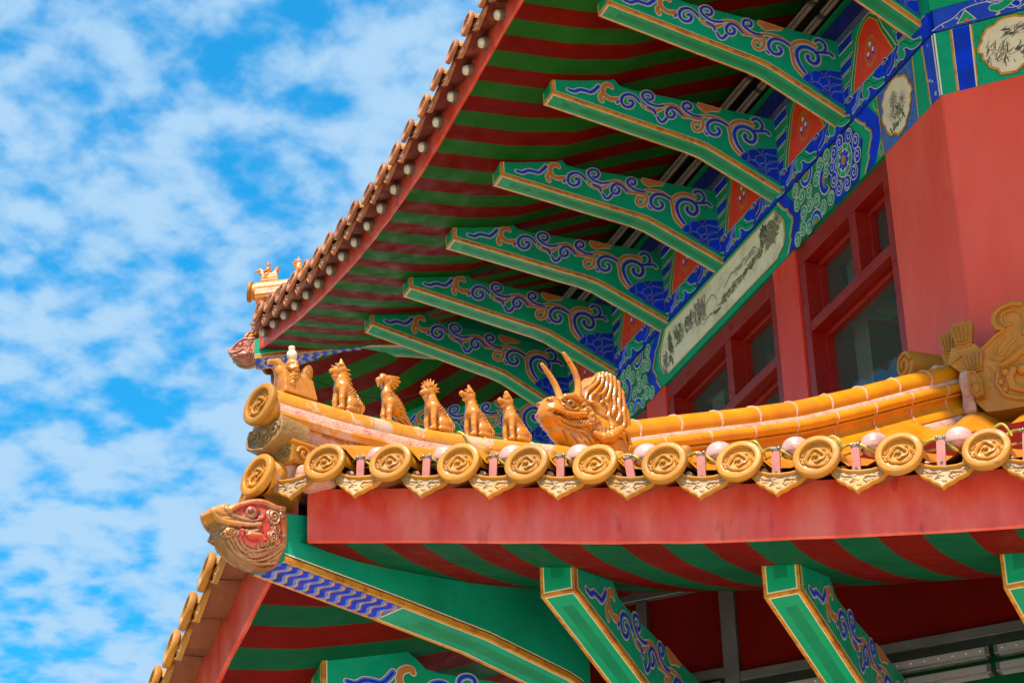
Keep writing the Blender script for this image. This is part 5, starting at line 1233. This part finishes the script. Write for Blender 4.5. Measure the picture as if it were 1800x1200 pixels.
# ---------------------------------------------------------------- dragon heads on the hip-beam noses
CSIL=[(.256,.020),(.243,.044),(.204,.066),(.165,.056),(.138,.076),(.109,.096),(.069,.106),(.018,.110),(-.02,.106),(-.02,-.088),(.0,-.096),(.065,-.114),(.105,-.108),(.157,-.092),(.187,-.062),(.207,-.048),(.212,-.022),(.236,.004)]
def f_cap(P):
    Q=sym(P); X,Y,Z=P[...,0],P[...,1],P[...,2]
    wd=np.interp(X,[-.02,.05,.10,.14,.18,.22,.26],[.088,.090,.084,.071,.053,.037,.024])-.85*np.clip(-.035-Z,0,1)-.3*np.clip(Z-.06,0,1)
    d=smax(poly2(P,CSIL)+.014,np.abs(Y)-wd+.014,.022)-.014
    d=ss(d,chain(Q,[(.285,.03,-.022),(.240,.055,-.016),(.200,.078,-.004)],[.013,.012,.006],.005),.008)
    # beak, lips
    d=emb(d,P,[(.250,.030),(.236,.004),(.205,-.004),(.170,-.003),(.138,-.004),(.100,.006)],.0095,.010,.015)
    d=emb(d,P,[(.190,-.016),(.150,-.016),(.112,-.006)],.0055,-.009)
    d=emb(d,P,[(.158,-.022),(.132,-.024),(.106,-.014)],.006,.006)
    d=emb(d,P,[(.160,-.014),(.154,-.038)],.006,.007)
    d=emb(d,P,[(.240,.022),(.215,.016),(.190,.022)],.006,-.003,.02)
    # brow hood, eye
    d=emb(d,P,[(.196,.040),(.168,.062),(.128,.080),(.082,.088),(.048,.080),(.015,.082)],.013,.014,.02)
    d=ss(d,ell(Q,(.128,.086,.042),(.036,.022,.022)),.006)
    d=su(d,ell(Q,(.126,.066,.042),(.0235,.024,.0225)),.002)
    d=emb(d,P,[(.184,.026),(.154,.015),(.121,.013),(.088,.032)],.006,.006)
    # cheek and curls
    d=su(d,ell(Q,(.108,.074,-.034),(.036,.018,.014),-.12),.006)
    for (x,z,r,tw) in ((.050,.044,.027,1),(.040,.006,.018,-1),(.052,-.022,.019,1),(.078,-.050,.019,1),(.192,-.034,.017,1),(.008,.088,.015,1),(.018,.062,.014,-1),(.215,-.046,.013,-1)): d=curl(d,P,x,z,r,.0075,.015,tw)
    # beard strands
    for l in ([(.180,-.052),(.156,-.076),(.124,-.088),(.084,-.086),(.051,-.071),(.024,-.042),(.018,-.003)],[(.157,-.046),(.137,-.066),(.104,-.074),(.071,-.066),(.040,-.048)],[(.183,-.064),(.150,-.088),(.104,-.099),(.054,-.099),(.001,-.082)],[(.168,-.050),(.146,-.070),(.114,-.081),(.078,-.077),(.046,-.060),(.030,-.035),(.028,-.005)],[(.186,-.058),(.160,-.083),(.116,-.095),(.070,-.093),(.030,-.075),(.004,-.045)]):
        d=emb(d,P,l,.0052,.0065,.02); d=emb(d,P,[(a-.002,b-.0058) for a,b in l],.0030,-.004,.02)
    for (x,z) in ((.190,-.066),(.172,-.082),(.150,-.094),(.120,-.102)):
        for k in (-1,0,1): d=ss(d,ell(P,(x+.004,.022*k,z-.004),(.010,.006,.006),.5),.002)
    return np.maximum(d,-X-.012)-.0005*nz(P,260,3)
def cap_col(base,beak,red):
    def f(V):
        n=len(V); c=np.tile(np.array(base),(n,1)); X,Y,Z=V[:,0],np.abs(V[:,1]),V[:,2]
        def mix(m,col):
            m=np.clip(m,0,1)[:,None]; c[:]=c*(1-m)+np.array(col)*m
        mix((X-.15)/.05,beak); mix((Z-.078)/.015,beak)
        q=line2(V,[(.19,-.058),(.16,-.085),(.10,-.104),(.0,-.095)]); mix(np.where(Z<-.05,1.,0.)*np.clip((X-.19)/.02+(-.098-Z)/.012,0,1),(.24,.095,.025)); mix((.045-Y)/.02*(Z<.0),(.26,.105,.025))
        for pts,r in (([(.165,.040),(.125,.062),(.085,.070)],.016),([(.085,.035),(.07,.0)],.016),([(.095,-.005),(.075,-.03),(.10,-.05),(.15,-.045)],.014),([(.02,.03),(.02,-.02)],.012),([(.16,-.02),(.155,-.04)],.010),([(.108,.045),(.104,.03)],.014)):
            mix((1.25-line2(V,pts)/r)*(Y>.04),red)
        return c
    return f
P4='amber and red dragon head capping the painted hip beam at the lower corner'
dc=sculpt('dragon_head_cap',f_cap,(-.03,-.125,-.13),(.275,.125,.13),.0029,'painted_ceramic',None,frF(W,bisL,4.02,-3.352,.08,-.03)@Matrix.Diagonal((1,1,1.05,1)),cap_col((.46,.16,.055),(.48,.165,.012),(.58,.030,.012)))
tag(dc,'large carved dragon head with red cheeks capping the blue striped beam of the lower corner','roof ornament')
for sg in (-1,1):
    mb=MB(); mb.ball((.137,sg*.0825,.040),.0105,'ink_dark',None,8); mb.build('pupil',dc,smooth=60)
    mb=MB(); mb.ball((.006,sg*.088,-.010),.007,'bulb_body',None,6); mb.build('nail',dc,smooth=60)
dc2=sculpt('dragon_head_cap',f_cap,(-.03,-.125,-.13),(.275,.125,.13),.0045,'painted_ceramic',None,frF(W2,bis2,1.865,1.155,.05,.0,bp2)@Matrix.Diagonal((.68,.9,.9,1)),cap_col((.50,.17,.10),(.52,.19,.11),(.50,.12,.07)))
tag(dc2,'small terracotta dragon head capping the far upper hip beam, seen against the sky','roof ornament')
# ---------------------------------------------------------------- great ornament where the ridges meet the wall
def ornament(face,name,sgn,label):
    def T(p): return face.P(p[0],p[1],p[2])
    body=[(.013,-1.589),(.032,-1.53),(.06,-1.482),(.106,-1.456),(.153,-1.418),(.197,-1.402),(.166,-1.391),(.149,-1.373),(.153,-1.33),(.18,-1.292),(.242,-1.284),(.29,-1.298),(.46,-1.33),(.56,-1.45),(.58,-1.80),(.15,-1.785),(.07,-1.778),(.034,-1.73),(.016,-1.66)]
    sg=[(sgn*p[0],p[1]) for p in body]
    root=empty(name,face.P(.2*sgn,.2,-1.8)); bpy.context.view_layer.update(); inv=root.matrix_world.inverted()
    def mk(mb,nm): 
        o=mb.build(nm,None,smooth=40); o.parent=root; o.matrix_parent_inverse=inv; return o
    mb=MB(T); mb.prism(sg,'y',.14,.25,'ochre_glaze'); y=.252
    t=lambda pts,r,mn='ochre_glaze',yy=y: mb.tube([(sgn*p[0],yy,p[1]) for p in pts],r,mn,7)
    t([(.197,-1.402),(.166,-1.391),(.153,-1.365),(.158,-1.325),(.19,-1.298),(.242,-1.288),(.29,-1.302)],.013)
    t([(.232,-1.385),(.20,-1.386),(.185,-1.36),(.192,-1.33),(.225,-1.318),(.262,-1.325),(.285,-1.35),(.29,-1.40),(.275,-1.45)],.009)
    t([(.065,-1.49),(.106,-1.463),(.15,-1.428),(.20,-1.405)],.008)
    t([(.19,-1.44),(.15,-1.475),(.14,-1.51),(.175,-1.525),(.20,-1.49),(.24,-1.46)],.007); t([(.12,-1.53),(.16,-1.55),(.21,-1.52),(.25,-1.49)],.006)
    for k in range(7): t([(.10+.035*k,-1.56-.004*k),(.125+.035*k,-1.60),(.11+.035*k,-1.64)],.005)
    t([(.145,-1.60),(.13,-1.66),(.16,-1.72),(.22,-1.75),(.30,-1.76)],.012); t([(.16,-1.58),(.22,-1.555),(.27,-1.52),(.31,-1.50)],.016)
    t([(.22,-1.60),(.19,-1.64),(.20,-1.69),(.26,-1.72),(.34,-1.72)],.020)
    mb.ball((sgn*.255,.262,-1.62),.026,'ochre_glaze',None,8); mb.ball((sgn*.175,.262,-1.615),.018,'ochre_glaze',None,8); mb.ball((sgn*.15,.258,-1.655),.015,'ochre_glaze',None,8); mb.ball((sgn*.165,.256,-1.695),.014,'ochre_glaze',None,8)
    t([(.36,-1.62),(.40,-1.60),(.44,-1.63),(.42,-1.68),(.36,-1.69)],.016); 
    for k in range(5): t([(.33+.04*k,-1.40-.01*k),(.32+.04*k,-1.45),(.34+.04*k,-1.52)],.009)
    mk(mb,'ridge_dragon')
    mb=MB(T); mb.prism([(sgn*a,b) for a,b in ((-.055,-1.43),(.05,-1.43),(.085,-1.475),(.06,-1.56),(.02,-1.60),(-.03,-1.55),(-.075,-1.50))],'y',.15,.232,'ochre_glaze'); mb.tube([(sgn*a,.234,b) for a,b in ((-.06,-1.50),(-.02,-1.475),(.03,-1.47),(.06,-1.50))],.009,'ochre_glaze',7); mb.prism([(sgn*a,b) for a,b in ((-.125,-1.39),(-.045,-1.39),(-.03,-1.48),(-.11,-1.48))],'y',.05,.118,'ochre_glaze'); mk(mb,'leaf_base')
    mb=MB(T); lg=[(.02,-1.60),(.045,-1.593),(.068,-1.64),(.07,-1.715),(.05,-1.72),(.022,-1.68)]
    mb.prism([(sgn*a,b) for a,b in lg],'y',.24,.29,'ochre_glaze'); mb.tube([(sgn*a,.291,b) for a,b in lg+lg[:1]],.007,'ochre_glaze',7); mb.ball((sgn*.045,.29,-1.67),.02,'ochre_glaze',None,8,(1,.5,1.4)); mk(mb,'claw')
    for (cx,cz,w_,h_,yy,nm) in ((.003,-1.375,.052,.065,.235,'palm_leaf'),(.045,-1.53,.045,.05,.262,'palm_leaf'),(-.085,-1.35,.04,.062,.12,'palm_leaf')):
        mb=MB(T); out=[(sgn*(cx-w_*.6),cz-h_),(sgn*(cx-w_),cz+h_*.55)]; n=4
        for i in range(n):
            a=cx-w_+2*w_*i/n; b=cx-w_+2*w_*(i+1)/n; out+=[(sgn*(a+.004),cz+h_*.85+.006*math.sin(i*1.0)),(sgn*((a+b)/2),cz+h_),(sgn*(b-.004),cz+h_*.85)]
        out+=[(sgn*(cx+w_),cz+h_*.55),(sgn*(cx+w_*.7),cz-h_)]
        mb.prism(out,'y',yy-.03,yy,'ochre_glaze')
        for i in range(n+1):
            a=cx-w_+2*w_*(i)/n; mb.tube([(sgn*(cx+(a-cx)*.55),yy+.002,cz-h_*.55),(sgn*(cx+(a-cx)*.9),yy+.003,cz+h_*.75)],.0055,'ochre_glaze',6)
        mb.tube([(sgn*(cx-w_*.65),yy+.002,cz-h_*.62),(sgn*cx,yy+.004,cz-h_*.72),(sgn*(cx+w_*.72),yy+.002,cz-h_*.6)],.006,'ochre_glaze',6)
        mk(mb,nm)
    tag(root,label,'roof ornament'); return root
ornament(fB,'great_ridge_ornament',1,'large ochre dragon scroll ornament against the red wall at the right picture edge')
# rolled scroll of the twin ornament on the window side
root=empty('scroll_ornament',fA.P(.25,.14,-1.42)); bpy.context.view_layer.update(); inv=root.matrix_world.inverted()
tag(root,'rolled ochre scroll tile lying behind the ridge top, below the large window','roof ornament')
TR=Matrix.Translation((.262,.21,-1.325))@Matrix.Rotation(R(180),4,'Z')
mb=MB(); mb.lathe([(.0005,.0),(.064,0),(.070,.004),(.070,.20)],'ochre_glaze',24,lambda p:fA.P(*(TR@Vector(p))))
o=mb.build('scroll_body',None,smooth=40); o.parent=root; o.matrix_parent_inverse=inv
c0=Vector((.262,.21,-1.325)); rot=Matrix.Rotation(R(180),3,'Z')
mb=MB(lambda p:fA.P(p[0],p[1],p[2])); mb.tube([c0+rot@Vector((.064*(1-i/26)*math.cos(i*.5),-.004,.064*(1-i/26)*math.sin(i*.5))) for i in range(22)],.009,'ochre_glaze',7)
o=mb.build('volute',None,smooth=50); o.parent=root; o.matrix_parent_inverse=inv
lump(0,(.10,.08,.03),'mortar_bed',8,mw=fA.fr(.10,.14,-1.47)); lump(0,(.03,.05,.11),'mortar_bed',9,mw=fB.fr(-.005,.20,-1.66))
# ---------------------------------------------------------------- floodlights between the eave tiles
LF=LOFF-.05
def flood():
    root=empty('floodlight'); mb=MB()
    mb.ball((0,0,.046),.043,'lamp_pink',None,14,(1,1,.84)); mb.lathe([(.043,.026),(.0445,.030),(.0445,.044),(.043,.048)],'lamp_pink',28,ax='z'); mb.build('housing',root,smooth=60)
    mb=MB(); mb.box((.034,.040,-.062),(.060,.048,.034),'strap_pink',c=.001); mb.build('strap',root)
    mb=MB(); mb.box((.036,.034,.030),(.058,.050,.040),'chrome',c=.002)
    for x,z in ((.036,.036),(.058,.036)): mb.ball((x,.048,z),.0058,'chrome',None,6)
    mb.build('clamp',root,smooth=40); mb=MB(); mb.tube([(.047,.046,-.040),(.047,.052,-.040)],.0040,'chrome',8); mb.build('bolt',root,smooth=50)
    return root
fl=flood(); FP=[]
ords=['first','second','third','fourth','fifth','sixth','seventh','eighth','ninth','tenth','eleventh']
for i in range(11):
    s=(LBD[i]+LBD[i+1])/2; z=lzB(s)+.235; m=fB.fr(s+.028,LF+.055,z+.004)@Matrix.Rotation(jr.uniform(-.12,.12),4,'Y')@Matrix.Rotation(jr.uniform(-.1,.1),4,'Z')
    if i==0: r0=fl; r0.matrix_world=m
    else:
        r0=fl.copy(); COL.objects.link(r0); r0.matrix_world=m
        for ch_ in fl.children: c=ch_.copy(); COL.objects.link(c); c.parent=r0; c.matrix_parent_inverse=Matrix()
    r0['label']='pink dome floodlight between the lower eave tiles, %s from the corner'%ords[i]; r0['category']='floodlight'; r0['group']='floodlights along the lower eave'
    FP.append((s,z))
# cables
def cable(pts,r,mn,label,name='cable'):
    P_=[Vector(p) for p in pts]
    for _ in range(2): P_=chaikin(P_)
    mb=MB(); mb.tube(P_,r,mn,7); o=mb.build(name,None,smooth=60); tag(o,label,'cable'); return o
cr=random.Random(31)
pts=[]
for i,(s,z) in enumerate(FP):
    zz=lzB(s)
    pts+=[fB.P(s-.08,LF+.05,zz+.30+cr.uniform(-.01,.01)),fB.P(s-.02,LF+.10,zz+.285),fB.P(s+.03,LF+.085,zz+.24+cr.uniform(-.01,.012)),fB.P(s+.075,LF+.03,zz+.215)]
cable(pts,.0048,'cable_yellow','thick yellow green cable looping from one floodlight to the next')
pts=[]
for i,(s,z) in enumerate(FP):
    zz=lzB(s); pts+=[fB.P(s-.10,LF+.03,zz+.275),fB.P(s-.03,LF+.075,zz+.262+cr.uniform(-.01,.01)),fB.P(s+.04,LF+.055,zz+.25),fB.P(s+.10,LF-.0,zz+.285)]
cable(pts,.0034,'cable_yellow','thinner cable running behind the thick one along the lower eave')
for i,(s,z) in enumerate(FP):
    if i in(2,5,6,7,9):
        cable([fB.P(s-.055,LF+.115,z+.03),fB.P(s-.075,LF+.12,z+.065+cr.uniform(0,.02)),fB.P(s-.115,LF+.10,z+.068),fB.P(s-.14,LF+.07,z+.04),fB.P(s-.16,LF+.05,z+.0)],.004,'cable_yellow','short looped lead entering the %s floodlight from the corner'%ords[i])
o_=3.21; z_=rz(o_)
cable([W+bisL*(o_)+bpL*(.03-.12)+UP3*(z_-.16)]+[W+bisL*(o_+.012*math.sin(a*2))+bpL*(.03-.067*math.cos(a))+UP3*(z_-.062+.068*math.sin(a)) for a in [i*math.pi/8 for i in range(9)]]+[W+bisL*o_+bpL*(.03+.09)+UP3*(z_-.17)],.0050,'cable_yellow','bright yellow cable tied over the ridge between the lion and the next beast')
# ---------------------------------------------------------------- small lamps under the upper eave
def bulb():
    root=empty('eave_lamp'); mb=MB(); mb.lathe([(.0005,-.012),(.030,-.012),(.033,-.006),(.033,.020),(.029,.024)],'bulb_body',20); mb.build('lamp_body',root,smooth=40)
    mb=MB(); mb.lathe([(.027,.022),(.0275,.030),(.022,.040),(.010,.045),(.0005,.046)],'bulb_cream',20); mb.build('lens',root,smooth=60); return root
b0=bulb(); n=0
UAL=[1.02-.2285*3,1.02-.2285*2,1.02-.2285]+[1.02+.2285*i for i in range(20)]
for i,s in enumerate(UAL[::-1]):
    m=fA.fr(s,UOFF+.012,ezA(s)+.078)@Matrix.Rotation(R(-12),4,'X')
    if i==0: r0=b0; r0.matrix_world=m
    else:
        r0=b0.copy(); COL.objects.link(r0); r0.matrix_world=m
        for ch_ in b0.children: c=ch_.copy(); COL.objects.link(c); c.parent=r0; c.matrix_parent_inverse=Matrix()
    r0['label']='round cream lamp under the upper eave, number %s from the far corner'%(['one','two','three','four','five','six','seven','eight','nine','ten','eleven','twelve','thirteen','fourteen','fifteen','sixteen','seventeen','eighteen','nineteen','twenty','twenty one','twenty two','twenty three'][i])
    r0['category']='lamp'; r0['group']='lamps along the upper eave'
pts=[]
for i,s in enumerate([5.5-.115*k for k in range(44)]): pts.append(fA.P(s,UOFF+.02+cr.uniform(0,.012),ezA(s)+.135+.022*math.sin(i*2.1)+cr.uniform(-.012,.012)))
cable(pts,.0035,'black_rubber','dark cable wandering from lamp to lamp under the upper eave tiles')
cable([W2+bis2*1.5+UP3*1.02+bp2*.2,W2+bis2*1.0+UP3*.94+bp2*.45,W2+bis2*.6+UP3*1.08+bp2*.3,W2+bis2*.3+UP3*1.06+bp2*.1],.004,'black_rubber','thin dark cable sagging beneath the far upper hip beam')
cable([fC.P(.30,.55,.60),fC.P(.1,.45,.50),fA.P(S-.05,.25,.2),fA.P(S-.15,.12,-.3),fA.P(S-.2,.1,-.8)],.0045,'black_rubber','thin dark cable running down beside the far corner behind the horned beast head')
# ---------------------------------------------------------------- light strips
def strip(face,s0,s1,o,z,w_,h_,label,n,name='light_strip',mn='led_cover'):
    root=empty(name,face.P((s0+s1)/2,o,z)); bpy.context.view_layer.update(); inv=root.matrix_world.inverted()
    mb=MB(lambda p:face.P(p[0],p[1],p[2])); mb.box((s0,o-w_/2,z-h_/2),(s1,o+w_/2,z+h_/2),'steel',c=.002); x=mb.build('casing',None); x.parent=root; x.matrix_parent_inverse=inv
    mb=MB(lambda p:face.P(p[0],p[1],p[2])); mb.box((s0+.015,o+w_/2,z-h_/2+.005),(s1-.015,o+w_/2+.004,z+h_/2-.005),mn); mb.box((s0+.015,o-w_/2+.01,z-h_/2-.004),(s1-.015,o+w_/2-.01,z-h_/2),mn)
    for i in range(n): mb.ball((s0+.03+(s1-s0-.06)*i/max(1,n-1),o+w_/2+.004,z),.0045,'bulb_cream',None,4)
    x=mb.build('cover',None); x.parent=root; x.matrix_parent_inverse=inv
    tag(root,label,'light strip','light strips under the eaves'); return root
for k,(o,z) in enumerate(((.10,1.13),(.055,1.055))):
    for i,c in enumerate((.55,1.29,2.03,2.77,3.505,4.2)):
        strip(fA,c-.362,c+.362,o,z,.036,.022,'grey light strip on the %s rail, %s bay from the near corner'%(['upper','lower'][k],ords[i]),0,mn='plaster_grey')
strip(fB,-1.0,-.635,2.06,-3.50,.05,.036,'clear light strip left of the grey steel post under the lower eave',9)
for j,(z,nm) in enumerate(((-3.548,'upper'),(-3.612,'lower'))):
    for i,(a,b,g_) in enumerate(((-.56,.345,'left'),(.362,1.3,'right'))):
        strip(fB,a,b,2.06,z,.05,.034,'%s clear light strip at the lower right, on the %s side of the joint'%(nm,g_),18 if j==0 else 0)
